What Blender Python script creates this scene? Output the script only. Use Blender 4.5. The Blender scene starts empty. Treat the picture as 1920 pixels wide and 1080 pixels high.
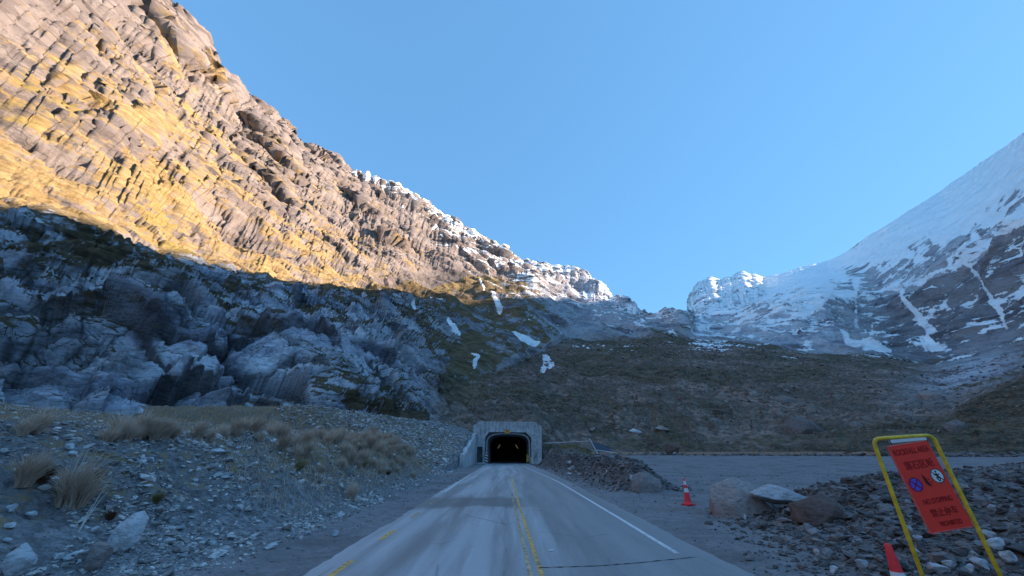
import bpy, bmesh, math, random
import numpy as np
from mathutils import Vector, Matrix, Euler

scene = bpy.context.scene
COL = scene.collection
random.seed(7)
RNG = np.random.default_rng(11)
R = math.radians

# ------------------------------------------------------------------ camera, sky, sun
CAM_H = 1.9
FOC = 697.0
PITCH = R(23.8)
cam_data = bpy.data.cameras.new("camera")
cam_data.sensor_width = 36
cam_data.lens = 36 * FOC / 1920
cam_data.clip_start = 0.1
cam_data.clip_end = 8000
cam = bpy.data.objects.new("camera", cam_data)
cam.location = (0, 0, CAM_H)
cam.rotation_euler = (R(90) + PITCH, 0, 0)
COL.objects.link(cam)
scene.camera = cam

SUN_AZ = 84.0      # degrees clockwise from straight ahead (+Y)
SUN_EL = 21.0
world = bpy.data.worlds.new("World")
scene.world = world
world.use_nodes = True
wn = world.node_tree
for n in list(wn.nodes):
    wn.nodes.remove(n)
w_out = wn.nodes.new("ShaderNodeOutputWorld")
w_bg = wn.nodes.new("ShaderNodeBackground")
w_sky = wn.nodes.new("ShaderNodeTexSky")
w_sky.sky_type = 'NISHITA'
w_sky.sun_disc = False
w_sky.sun_elevation = R(SUN_EL)
w_sky.sun_rotation = R(SUN_AZ)
w_sky.altitude = 900
w_sky.air_density = 1.0
w_sky.dust_density = 0.3
w_sky.ozone_density = 1.6
w_bg.inputs[1].default_value = 0.13
w_tint = wn.nodes.new("ShaderNodeMix"); w_tint.data_type = 'RGBA'; w_tint.blend_type = 'MULTIPLY'
w_tint.inputs[0].default_value = 1.0; w_tint.inputs[7].default_value = (.335, .725, 1.15, 1)
w_gam = wn.nodes.new("ShaderNodeGamma"); w_gam.inputs[1].default_value = 0.34
wn.links.new(w_sky.outputs[0], w_gam.inputs[0]); wn.links.new(w_gam.outputs[0], w_tint.inputs[6]); wn.links.new(w_tint.outputs[2], w_bg.inputs[0])
wn.links.new(w_bg.outputs[0], w_out.inputs[0])

sun_data = bpy.data.lights.new("sun", 'SUN')
sun_data.energy = 2.95
sun_data.angle = R(0.5)
sun_data.color = (1.0, 0.84, 0.69)
sun = bpy.data.objects.new("sun", sun_data)
sd = Vector((math.sin(R(SUN_AZ)) * math.cos(R(SUN_EL)), math.cos(R(SUN_AZ)) * math.cos(R(SUN_EL)), math.sin(R(SUN_EL))))
sun.rotation_euler = sd.to_track_quat('Z', 'Y').to_euler()
sun.location = (200, 60, 300)
COL.objects.link(sun)

scene.view_settings.view_transform = 'Standard'
scene.view_settings.look = 'None'
scene.view_settings.exposure = 2.16
scene.view_settings.gamma = 1.0
scene.view_settings.use_curve_mapping = False
scene.cycles.max_bounces = 8
scene.cycles.diffuse_bounces = 5

# ------------------------------------------------------------------ geometry helpers
CT, ST = math.cos(PITCH), math.sin(PITCH)

def fwd_up(v):
    yp = 540.0 - np.asarray(v, float)
    return FOC * CT - yp * ST, yp * CT + FOC * ST

def azel(u, v):
    """viewing direction of a feature seen from the road: azimuth and elevation (radians)"""
    f, up = fwd_up(v)
    x = np.asarray(u, float) - 960.0
    return np.arctan2(x, f), np.arctan2(up, np.hypot(x, f))

def place(u, v, y):
    """point at forward distance y"""
    f, up = fwd_up(v)
    return Vector(((u - 960) / f * y, y, CAM_H + up / f * y))

def smooth(t):
    t = np.clip(t, 0, 1)
    return t * t * (3 - 2 * t)

def _hash(ix, iy, iz, seed):
    h = (ix.astype(np.uint32) * np.uint32(374761393) + iy.astype(np.uint32) * np.uint32(668265263)
         + iz.astype(np.uint32) * np.uint32(2246822519) + np.uint32(seed * 3266489917 & 0xffffffff))
    h = (h ^ (h >> np.uint32(13))) * np.uint32(1274126177)
    return h ^ (h >> np.uint32(16))

GR = np.array([[1,1,0],[-1,1,0],[1,-1,0],[-1,-1,0],[1,0,1],[-1,0,1],[1,0,-1],[-1,0,-1],
               [0,1,1],[0,-1,1],[0,1,-1],[0,-1,-1],[1,1,0],[-1,1,0],[0,-1,1],[0,-1,-1]], np.float32)

def perlin(x, y, z, seed=0):
    x = np.asarray(x, np.float32); y = np.asarray(y, np.float32); z = np.asarray(z, np.float32)
    ix = np.floor(x).astype(np.int32); iy = np.floor(y).astype(np.int32); iz = np.floor(z).astype(np.int32)
    fx, fy, fz = x - ix, y - iy, z - iz
    ux, uy, uz = [t * t * t * (t * (t * 6 - 15) + 10) for t in (fx, fy, fz)]
    def c(dx, dy, dz):
        g = GR[(_hash(ix + dx, iy + dy, iz + dz, seed) & np.uint32(15)).astype(np.int64)]
        return g[..., 0] * (fx - dx) + g[..., 1] * (fy - dy) + g[..., 2] * (fz - dz)
    a = c(0,0,0) * (1 - ux) + c(1,0,0) * ux
    b = c(0,1,0) * (1 - ux) + c(1,1,0) * ux
    d = c(0,0,1) * (1 - ux) + c(1,0,1) * ux
    e = c(0,1,1) * (1 - ux) + c(1,1,1) * ux
    return (a * (1 - uy) + b * uy) * (1 - uz) + (d * (1 - uy) + e * uy) * uz

def fbm(x, y, z, octv, seed=0, gain=0.5):
    s = 0; a = 1.0; f = 1.0
    for i in range(octv):
        s = s + a * perlin(x * f, y * f, z * f, seed + i)
        a *= gain; f *= 2.03
    return s

def cellular(x, y, z, seed=0):
    """random value of the nearest cell, F2-F1, and a tilted plane inside each cell"""
    ix = np.floor(x).astype(np.int32); iy = np.floor(y).astype(np.int32); iz = np.floor(z).astype(np.int32)
    b1 = np.full(x.shape, 9.0, np.float32); b2 = b1.copy(); val = np.zeros(x.shape, np.float32); pl = val.copy()
    for dx in (-1, 0, 1):
        for dy in (-1, 0, 1):
            for dz in (-1, 0, 1):
                h = _hash(ix + dx, iy + dy, iz + dz, seed)
                px = ix + dx + (h & np.uint32(1023)).astype(np.float32) / 1023
                py = iy + dy + ((h >> np.uint32(10)) & np.uint32(1023)).astype(np.float32) / 1023
                pz = iz + dz + ((h >> np.uint32(20)) & np.uint32(1023)).astype(np.float32) / 1023
                d = np.sqrt((px - x) ** 2 + (py - y) ** 2 + (pz - z) ** 2).astype(np.float32)
                nv = ((h >> np.uint32(5)) & np.uint32(255)).astype(np.float32) / 255
                near = d < b1
                b2 = np.where(near, b1, np.minimum(b2, d))
                val = np.where(near, nv, val)
                h2 = _hash(ix + dx, iy + dy, iz + dz, seed + 50)
                ga = (h2 & np.uint32(255)).astype(np.float32) / 128 - 1; gb = ((h2 >> np.uint32(8)) & np.uint32(255)).astype(np.float32) / 128 - 1; gc = ((h2 >> np.uint32(16)) & np.uint32(255)).astype(np.float32) / 128 - 1
                pl = np.where(near, (x - px) * ga + (y - py) * gb + (z - pz) * gc, pl)
                b1 = np.where(near, d, b1)
    return val, b2 - b1, pl

def tag(o, label=None, cat=None, group=None, kind=None):
    if label: o['label'] = label
    if cat: o['category'] = cat
    if group: o['group'] = group
    if kind: o['kind'] = kind
    return o

def np_mesh(name, V, F, mat=None, smooth_shade=True, attrs=None):
    V = np.asarray(V, np.float32); F = np.asarray(F, np.int32)
    me = bpy.data.meshes.new(name)
    k = F.shape[1]
    me.vertices.add(len(V)); me.vertices.foreach_set("co", V.ravel())
    me.loops.add(F.size); me.loops.foreach_set("vertex_index", F.ravel())
    me.polygons.add(len(F)); me.polygons.foreach_set("loop_start", np.arange(0, F.size, k, dtype=np.int32))
    me.polygons.foreach_set("loop_total", np.full(len(F), k, np.int32))
    me.polygons.foreach_set("use_smooth", np.full(len(F), smooth_shade, bool))
    for nm, arr in (attrs or {}).items():
        if arr.ndim == 2:
            a = me.attributes.new(nm, 'FLOAT_COLOR', 'POINT')
            c = np.ones((len(V), 4), np.float32); c[:, :arr.shape[1]] = arr
            a.data.foreach_set("color", c.ravel())
        else:
            a = me.attributes.new(nm, 'FLOAT', 'POINT')
            a.data.foreach_set("value", arr.astype(np.float32))
    me.update(); me.validate()
    if mat: me.materials.append(mat)
    o = bpy.data.objects.new(name, me)
    COL.objects.link(o)
    return o

def bm_obj(name, bm, mat, parent=None, smooth_shade=False):
    me = bpy.data.meshes.new(name)
    bmesh.ops.recalc_face_normals(bm, faces=bm.faces)
    bm.to_mesh(me); bm.free()
    if smooth_shade:
        for p in me.polygons: p.use_smooth = True
    me.materials.append(mat)
    o = bpy.data.objects.new(name, me)
    COL.objects.link(o)
    if parent: o.parent = parent
    return o

def empty(name, loc, rot=(0, 0, 0)):
    o = bpy.data.objects.new(name, None)
    o.location = loc; o.rotation_euler = rot; o.empty_display_size = 0.2
    COL.objects.link(o)
    return o

def box(bm, c, s, rot=None, bevel=0):
    r = bmesh.ops.create_cube(bm, size=1)
    M = Matrix.Translation(c) @ (rot.to_matrix().to_4x4() if rot else Matrix.Identity(4)) @ Matrix.Diagonal((*s, 1))
    bmesh.ops.transform(bm, matrix=M, verts=r['verts'])
    if bevel:
        es = list({e for v in r['verts'] for e in v.link_edges})
        bmesh.ops.bevel(bm, geom=es, offset=bevel, segments=2, affect='EDGES')

def tube(bm, pts, rad, seg=12, cap=True):
    pts = [Vector(p) for p in pts]
    rads = rad if hasattr(rad, '__len__') else [rad] * len(pts)
    rings = []; up = None
    for i, p in enumerate(pts):
        t = (pts[min(i + 1, len(pts) - 1)] - pts[max(i - 1, 0)]).normalized()
        if up is None:
            up = t.orthogonal().normalized()
        up = (up - t * up.dot(t)).normalized()
        b = t.cross(up)
        rings.append([bm.verts.new(p + (up * math.cos(a) + b * math.sin(a)) * rads[i])
                      for a in [2 * math.pi * k / seg for k in range(seg)]])
    for a, b in zip(rings, rings[1:]):
        for k in range(seg):
            bm.faces.new((a[k], a[(k + 1) % seg], b[(k + 1) % seg], b[k]))
    if cap:
        bm.faces.new(rings[0][::-1]); bm.faces.new(rings[-1])

def prism(bm, poly, y0, y1):
    """polygon in XZ, extruded along Y"""
    a = [bm.verts.new((x, y0, z)) for x, z in poly]
    es = [bm.edges.new((a[i], a[(i + 1) % len(a)])) for i in range(len(a))]
    r = bmesh.ops.triangle_fill(bm, edges=es, use_beauty=True)
    fs = [g for g in r['geom'] if isinstance(g, bmesh.types.BMFace)]
    e = bmesh.ops.extrude_face_region(bm, geom=fs)
    vs = [g for g in e['geom'] if isinstance(g, bmesh.types.BMVert)]
    bmesh.ops.translate(bm, vec=(0, y1 - y0, 0), verts=vs)

# ------------------------------------------------------------------ materials
class NT:
    def __init__(s, name, rough=0.9, spec=0.25):
        s.m = bpy.data.materials.new(name); s.m.use_nodes = True
        s.t = s.m.node_tree; s.b = s.t.nodes["Principled BSDF"]
        s.b.inputs['Roughness'].default_value = rough
        s.b.inputs['Specular IOR Level'].default_value = spec
    def n(s, ty, **kw):
        nd = s.t.nodes.new(ty)
        for k, v in kw.items(): setattr(nd, k, v)
        return nd
    def l(s, a, b): s.t.links.new(a, b)
    def val(s, sock, x):
        if isinstance(x, (int, float)): sock.default_value = x
        elif isinstance(x, tuple): sock.default_value = (*x, 1) if len(x) == 3 and len(sock.default_value) == 4 else x
        else: s.l(x, sock)
    def coord(s, scale=(1, 1, 1), rot=(0, 0, 0), src='Object'):
        tc = s.n('ShaderNodeTexCoord'); mp = s.n('ShaderNodeMapping')
        s.l(tc.outputs[src], mp.inputs[0]); mp.inputs['Scale'].default_value = scale; mp.inputs['Rotation'].default_value = rot
        return mp.outputs[0]
    def noise(s, co, scale, detail=6, rough=0.55, dist=0.0):
        nd = s.n('ShaderNodeTexNoise'); s.l(co, nd.inputs['Vector'])
        nd.inputs['Scale'].default_value = scale; nd.inputs['Detail'].default_value = detail
        nd.inputs['Roughness'].default_value = rough; nd.inputs['Distortion'].default_value = dist
        return nd.outputs['Fac']
    def voro(s, co, scale, feat='F1', out='Color', rnd=1.0):
        nd = s.n('ShaderNodeTexVoronoi', feature=feat); s.l(co, nd.inputs['Vector'])
        nd.inputs['Scale'].default_value = scale; nd.inputs['Randomness'].default_value = rnd
        return nd.outputs[out]
    def math(s, op, a, b=0.0, clamp=False):
        nd = s.n('ShaderNodeMath', operation=op, use_clamp=clamp); s.val(nd.inputs[0], a); s.val(nd.inputs[1], b)
        return nd.outputs[0]
    def ramp(s, f, stops, interp='LINEAR'):
        nd = s.n('ShaderNodeValToRGB'); s.l(f, nd.inputs[0]); cr = nd.color_ramp; cr.interpolation = interp
        while len(cr.elements) < len(stops): cr.elements.new(0.5)
        for e, (p, c) in zip(cr.elements, stops):
            e.position = p; e.color = (*c, 1) if len(c) == 3 else c
        return nd.outputs[0]
    def rng(s, f, a, b, c=0.0, d=1.0):
        nd = s.n('ShaderNodeMapRange', interpolation_type='SMOOTHSTEP'); s.val(nd.inputs[0], f)
        for i, x in zip((1, 2, 3, 4), (a, b, c, d)): nd.inputs[i].default_value = x
        return nd.outputs[0]
    def mix(s, f, a, b, mode='MIX'):
        nd = s.n('ShaderNodeMix', data_type='RGBA', blend_type=mode)
        s.val(nd.inputs[0], f); s.val(nd.inputs[6], a); s.val(nd.inputs[7], b)
        return nd.outputs[2]
    def attr(s, name):
        nd = s.n('ShaderNodeAttribute', attribute_name=name); return nd
    def sep(s, c):
        nd = s.n('ShaderNodeSeparateColor'); s.l(c, nd.inputs[0]); return nd.outputs
    def base(s, c): s.val(s.b.inputs['Base Color'], c)
    def bump(s, h, strength=0.5, dist=0.1):
        nd = s.n('ShaderNodeBump'); s.l(h, nd.inputs['Height']); nd.inputs['Strength'].default_value = strength
        nd.inputs['Distance'].default_value = dist
        prev = s.b.inputs['Normal'].links
        if prev: s.l(prev[0].from_socket, nd.inputs['Normal'])
        s.l(nd.outputs[0], s.b.inputs['Normal'])

def simple(name, col, rough=0.6, var=0.15, scale=8, spec=0.3, bump=0.0, dirt=None):
    t = NT(name, rough, spec); co = t.coord()
    n = t.noise(co, scale, 6, 0.6)
    c = t.mix(t.rng(n, 0.3, 0.7), tuple(x * (1 - var) for x in col), tuple(min(1, x * (1 + var)) for x in col))
    if dirt:
        c = t.mix(t.rng(t.noise(co, scale * .35, 8, .7), .5, .72, 0, .75), c, dirt)
    t.base(c)
    if bump: t.bump(n, bump, 0.02)
    return t.m

def mountain_mat():
    t = NT('mountain_rock', 0.92, 0.15)
    A = t.attr('mask'); snow, veg, dark = t.sep(A.outputs['Color'])[:3]
    B = t.attr('mask2'); warm, talus, near = t.sep(B.outputs['Color'])[:3]
    co = t.coord()
    bed = t.coord(scale=(0.5, 0.35, 1.6), rot=(R(-24), R(10), 0))
    big = t.noise(co, 0.012, 8, 0.6)
    mid = t.noise(bed, 0.05, 10, 0.62, 0.6)
    fine = t.noise(bed, 0.35, 10, 0.65, 0.4)
    grit = t.noise(bed, 1.7, 8, 0.75, 0.3)
    fine2 = t.noise(co, 1.2, 8, 0.7)
    # rock
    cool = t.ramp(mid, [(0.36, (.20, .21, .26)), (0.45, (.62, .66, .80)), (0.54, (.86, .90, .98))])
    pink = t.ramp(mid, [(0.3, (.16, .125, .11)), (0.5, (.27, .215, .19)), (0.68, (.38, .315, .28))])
    rock = t.mix(warm, cool, pink)  # pale blue tint for the shaded wall, darker pink for the sunlit part
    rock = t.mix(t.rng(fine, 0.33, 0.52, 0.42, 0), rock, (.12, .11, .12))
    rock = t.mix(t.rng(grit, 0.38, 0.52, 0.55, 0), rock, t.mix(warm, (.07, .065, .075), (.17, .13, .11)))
    # separate slabs differ in tone; joints between them are dark
    bco = t.coord(scale=(.5, .45, 1.2), rot=(R(-24), R(10), 0))
    wv = t.n('ShaderNodeVectorMath', operation='ADD'); nz = t.n('ShaderNodeTexNoise'); t.l(co, nz.inputs['Vector']); nz.inputs['Scale'].default_value = .12; nz.inputs['Detail'].default_value = 6
    sc_ = t.n('ShaderNodeVectorMath', operation='SCALE'); t.l(nz.outputs['Color'], sc_.inputs[0]); sc_.inputs['Scale'].default_value = 6
    t.l(bco, wv.inputs[0]); t.l(sc_.outputs[0], wv.inputs[1]); wco = wv.outputs[0]
    slabc = t.sep(t.voro(wco, .13))[0]; joint = t.voro(wco, .13, 'DISTANCE_TO_EDGE', 'Distance'); joint2 = t.voro(wco, .5, 'DISTANCE_TO_EDGE', 'Distance')
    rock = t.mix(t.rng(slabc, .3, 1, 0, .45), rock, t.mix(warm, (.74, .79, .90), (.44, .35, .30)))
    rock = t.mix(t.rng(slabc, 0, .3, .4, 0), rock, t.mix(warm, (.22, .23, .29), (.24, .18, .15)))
    crack = t.math('MAXIMUM', t.rng(joint, .008, .03, .5, 0), t.math('MULTIPLY', t.rng(joint2, .01, .04, .4, 0), t.rng(fine2, .4, .6)))
    crack = t.math('MULTIPLY', crack, t.rng(t.noise(co, .06, 3, .5), .42, .58))
    rock = t.mix(crack, rock, (.035, .033, .035))
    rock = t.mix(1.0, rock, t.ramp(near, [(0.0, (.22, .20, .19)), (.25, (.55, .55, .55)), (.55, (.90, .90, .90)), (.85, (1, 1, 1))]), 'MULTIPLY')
    # talus: brown and purple grey broken stone
    vc = t.voro(t.coord(scale=(1, 1, 1.3)), 0.55)
    vs = t.sep(vc)[0]
    tal = t.mix(vs, (.13, .090, .068), (.42, .305, .25))
    tal = t.mix(t.rng(t.noise(co, 0.05, 6, .6), .4, .65), tal, (.15, .11, .08))
    rock = t.mix(talus, rock, tal)
    # vegetation
    vn = t.noise(t.coord(scale=(.8, .8, 1.2)), 0.045, 12, 0.7, 0.3)
    vn2 = t.noise(t.coord(scale=(1, .6, 2.4), rot=(R(-24), R(10), 0)), 0.25, 8, 0.7)
    vn = t.math('ADD', t.math('MULTIPLY', vn, .62), t.math('MULTIPLY', vn2, .38))
    vf = t.rng(t.math('ADD', veg, t.math('MULTIPLY', t.math('SUBTRACT', vn, 0.5), 3.0)), 0.40, 0.66)
    vf = t.math('MULTIPLY', vf, t.rng(t.math('ADD', veg, 0), 0.02, 0.12))
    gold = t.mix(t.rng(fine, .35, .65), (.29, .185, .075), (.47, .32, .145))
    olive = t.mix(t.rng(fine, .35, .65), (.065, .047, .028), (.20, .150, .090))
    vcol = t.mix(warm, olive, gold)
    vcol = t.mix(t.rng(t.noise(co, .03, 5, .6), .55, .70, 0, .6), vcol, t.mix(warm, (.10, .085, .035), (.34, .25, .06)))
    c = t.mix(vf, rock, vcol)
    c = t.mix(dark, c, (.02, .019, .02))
    spk = t.noise(t.coord(scale=(1, 1, 2.2)), 1.1, 8, .8)
    c = t.mix(t.math('MULTIPLY', t.rng(spk, .50, .60, 0, .55), talus), c, (.26, .22, .19))
    c = t.mix(t.math('MULTIPLY', t.rng(spk, .40, .48, .7, 0), talus), c, (.035, .03, .028))
    # snow
    sn = t.noise(t.coord(scale=(1, 1, 1.6)), 0.035, 12, 0.68, 0.5)
    sf = t.rng(t.math('ADD', snow, t.math('MULTIPLY', t.math('SUBTRACT', sn, 0.5), 2.2)), 0.49, 0.56)
    sf = t.math('MULTIPLY', sf, t.rng(snow, 0.01, 0.06))
    c = t.mix(sf, c, (.90, .91, .93))
    t.base(c)
    h1 = t.math('ADD', t.math('MULTIPLY', mid, 1.0), t.math('MULTIPLY', fine, 0.35))
    keep = t.math('SUBTRACT', 1.0, t.math('MULTIPLY', sf, 0.85))
    wind = t.noise(t.coord(scale=(.35, 1, 2.2), rot=(.3, .2, .5)), .03, 7, .55, .5)
    t.bump(t.math('MULTIPLY', wind, sf), 1.0, 16.0)
    t.bump(t.math('MULTIPLY', h1, keep), 0.8, 2.6)
    t.bump(t.math('MULTIPLY', grit, keep), 0.8, 0.6)
    t.bump(t.math('MULTIPLY', t.math('ADD', fine2, t.math('MULTIPLY', vs, talus)), keep), 0.8, 0.5)
    return t.m

def ground_mat():
    t = NT('gravel_ground', 0.95, 0.15)
    A = t.attr('mask'); lot, veg, dirt = t.sep(A.outputs['Color'])[:3]
    co = t.coord()
    n1 = t.noise(co, 0.35, 8, 0.6); n2 = t.noise(co, 3.0, 8, 0.7)
    v1 = t.sep(t.voro(co, 9.0))[0]; v2 = t.sep(t.voro(co, 26.0))[1]
    stone = t.mix(v1, (.10, .095, .10), (.36, .36, .38))
    stone = t.mix(0.5, stone, t.mix(v2, (.12, .115, .12), (.34, .34, .36)))
    stone = t.mix(t.rng(n2, .35, .6, .6, 0), stone, (.085, .072, .065))
    fine = t.mix(t.rng(n2, .3, .7), (.18, .172, .175), (.28, .27, .28))
    fine = t.mix(t.rng(v2, .6, 1, 0, .35), fine, (.36, .35, .37))
    fine = t.mix(t.rng(n1, .45, .68, 0, .6), fine, (.12, .11, .11))
    c = t.mix(lot, stone, fine)
    c = t.mix(t.math('MULTIPLY', dirt, t.rng(n1, .3, .6)), c, t.mix(v1, (.055, .042, .035), (.17, .14, .12)))
    vf = t.rng(t.math('ADD', veg, t.math('MULTIPLY', t.math('SUBTRACT', n2, .5), 1.6)), .45, .6)
    vf = t.math('MULTIPLY', vf, t.rng(veg, .02, .1))
    c = t.mix(vf, c, t.mix(n2, (.09, .065, .03), (.36, .26, .16)))
    t.base(c)
    t.bump(t.math('ADD', t.voro(co, 9.0, out='Distance'), t.math('MULTIPLY', t.voro(co, 26.0, out='Distance'), .5)), .7, .04)
    t.bump(n2, .5, .05)
    return t.m

def rock_mat(name, lo, hi, moss=None):
    t = NT(name, 0.88, 0.2)
    co = t.coord()
    tone = t.attr('tone').outputs['Fac']
    n = t.noise(co, 2.2, 10, 0.65, .5); n2 = t.noise(t.coord(scale=(1, 1, 3), rot=(.5, .3, 0)), 6, 8, .65)
    f = t.math('ADD', t.math('MULTIPLY', tone, .75), t.math('MULTIPLY', t.rng(n, .3, .7), .35), True)
    c = t.mix(f, lo, hi)
    c = t.mix(t.rng(n2, .36, .52, .5, 0), c, tuple(x * .45 for x in lo))
    if moss: c = t.mix(t.rng(n, .53, .66, 0, .7), c, moss)
    t.base(c); t.bump(n, .6, .12); t.bump(n2, .5, .04)
    return t.m

def asphalt_mat():
    t = NT('asphalt', 0.6, 0.45)
    co = t.coord()
    lng = t.coord(scale=(1, .05, 1))
    st = t.noise(lng, 1.3, 5, .6); st2 = t.noise(lng, 5, 6, .65)
    grain = t.voro(co, 70)
    g = t.sep(grain)[0]
    c = t.mix(t.rng(st, .36, .62), (.23, .23, .235), (.45, .45, .47))
    c = t.mix(t.rng(st2, .5, .75, 0, .55), c, (.54, .54, .56))
    # right lane is darker, its outer edge darker still
    sx = t.n('ShaderNodeSeparateXYZ'); tc = t.n('ShaderNodeTexCoord'); t.l(tc.outputs['Object'], sx.inputs[0])
    wob = t.math('ADD', sx.outputs[0], t.math('MULTIPLY', t.math('SUBTRACT', t.noise(co, .4, 4, .5), .5), .9))
    c = t.mix(t.rng(wob, .5, 1.3, 0, .62), c, (.20, .195, .20))
    c = t.mix(t.rng(wob, 2.5, 3.6, 0, .3), c, (.17, .165, .17))
    # damp patch that crosses the left lane
    py = t.math('ADD', sx.outputs[1], t.math('MULTIPLY', t.math('SUBTRACT', t.noise(t.coord(scale=(.6, .25, 1)), .8, 5, .6), .5), 5))
    band = t.math('MULTIPLY', t.rng(py, 15.6, 16.6), t.rng(py, 19.0, 20.4, 1, 0))
    band = t.math('MULTIPLY', band, t.rng(wob, 0, 1.4, 1, 0))
    c = t.mix(t.math('MULTIPLY', band, .72), c, (.11, .11, .105))
    # wear, small patches
    c = t.mix(t.rng(t.noise(co, 2.5, 8, .7), .55, .75, 0, .3), c, (.11, .11, .11))
    c = t.mix(t.math('MULTIPLY', t.rng(g, .3, 1), .22), c, (.40, .40, .41))
    crk = t.voro(t.coord(scale=(1, .55, 1)), .45, 'DISTANCE_TO_EDGE', 'Distance')
    crk = t.math('MULTIPLY', t.rng(crk, .004, .011, 1, 0), t.rng(t.noise(co, .5, 3, .5), .52, .6))
    c = t.mix(t.math('MULTIPLY', crk, .38), c, (.08, .08, .08))
    t.base(c)
    r = t.math('ADD', .36, t.math('MULTIPLY', st, .34)); t.l(r, t.b.inputs['Roughness'])
    t.bump(g, .25, .006)
    return t.m

def paint_mat(name, col, wear=.5):
    t = NT(name, .6, .3); co = t.coord()
    n = t.noise(co, 9, 8, .75); n3 = t.noise(t.coord(scale=(1, .15, 1)), 2.5, 4, .6)
    f = t.rng(t.math('ADD', n, t.math('MULTIPLY', n3, .4)), wear, wear + .16, 0, .9)
    t.base(t.mix(f, col, (.13, .13, .135)))
    return t.m

def concrete_mat(name='portal_concrete', a=(.27, .29, .30), b=(.46, .48, .50)):
    t = NT(name, .85, .25); co = t.coord()
    n = t.noise(co, .55, 8, .62, .8); v = t.noise(t.coord(scale=(1.6, 1, .22)), 1.6, 6, .6)
    c = t.mix(t.rng(n, .34, .66), a, b)
    c = t.mix(t.rng(v, .48, .64, 0, .7), c, (.12, .12, .12))
    c = t.mix(t.rng(t.noise(co, 1.1, 3, .5, 2.5), .495, .51, 0, .35), c, (.6, .6, .58))
    t.base(c); t.bump(n, .3, .05)
    return t.m

def grass_mat(name, a, b):
    t = NT(name, .8, .15)
    tone = t.attr('tone').outputs['Fac']; oi = t.n('ShaderNodeObjectInfo').outputs['Random']
    c = t.mix(t.math('ADD', t.math('MULTIPLY', tone, .7), t.math('MULTIPLY', oi, .3)), a, b)
    t.base(c)
    t.b.inputs['Subsurface Weight'].default_value = 0
    return t.m

M_mount = mountain_mat(); M_ground = ground_mat(); M_asph = asphalt_mat()
M_conc = concrete_mat(); M_conc2 = concrete_mat('wall_concrete', (.36, .39, .41), (.50, .53, .55))
M_white = paint_mat('road_paint_white', (.72, .74, .76), .72)
M_yel = paint_mat('road_paint_yellow', (.78, .46, .12), .68)
M_yelf = paint_mat('road_paint_faded', (.66, .47, .24), .62)
M_stone = rock_mat('rubble_stone', (.055, .047, .045), (.29, .27, .27))
M_stoneL = rock_mat('scree_stone', (.16, .145, .14), (.74, .715, .70))
M_hstone = rock_mat('hillside_stone', (.10, .08, .075), (.40, .35, .33))
M_boul = rock_mat('boulder_grey', (.18, .15, .145), (.40, .34, .32))
M_boulb = rock_mat('boulder_blue', (.30, .31, .33), (.58, .60, .62))
M_brown = rock_mat('boulder_brown', (.12, .085, .075), (.22, .155, .135))
M_straw = grass_mat('dry_tussock', (.34, .24, .18), (.74, .57, .44))
M_olive = grass_mat('green_tussock', (.10, .085, .03), (.34, .27, .12))
M_rust = grass_mat('brown_fern', (.09, .045, .025), (.24, .12, .06))
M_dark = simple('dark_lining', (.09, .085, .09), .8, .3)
M_rib = simple('lining_rib', (.34, .33, .35), .7, .3)
M_black = simple('black_paint', (.015, .015, .017), .5, .2)
M_wpaint = simple('white_panel', (.72, .73, .74), .5, .08)
M_ypaint = simple('yellow_tube_paint', (.80, .50, .03), .42, .18, 14, .4, .15, dirt=(.30, .19, .05))
M_orange = simple('orange_sign', (.80, .30, .02), .5, .1)
M_cone = simple('cone_orange', (.95, .045, .055), .5, .12, 14, .35, .1, dirt=(.42, .05, .06))
M_coneW = simple('cone_sleeve', (.70, .70, .72), .4, .1)
M_red = simple('sign_red', (1.0, .052, .03), .45, .06, 5, .3)
M_dred = simple('sign_lettering', (.34, .008, .008), .5, .1)
M_purple = simple('sign_blue_disc', (.13, .09, .55), .5, .1)
M_alu = simple('galvanised_steel', (.48, .49, .50), .45, .12)
M_lamp = simple('dim_lamp', (.5, .48, .4), .5); M_lamp.node_tree.nodes['Principled BSDF'].inputs['Emission Color'].default_value = (1, .85, .6, 1); M_lamp.node_tree.nodes['Principled BSDF'].inputs['Emission Strength'].default_value = .018
M_pole = simple('weathered_white_pole', (.60, .62, .64), .6, .15)
M_redref = simple('red_reflector', (.45, .01, .03), .4, .1)

# ------------------------------------------------------------------ ground height
def foot_l(y): return 5.4 + np.clip((y - 11) / 20, 0, 1) * 0.8
def berm_x(y): return np.interp(y, [20, 24, 40, 60, 70], [7.6, 7.3, 6.9, 5.9, 5.4])

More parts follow.
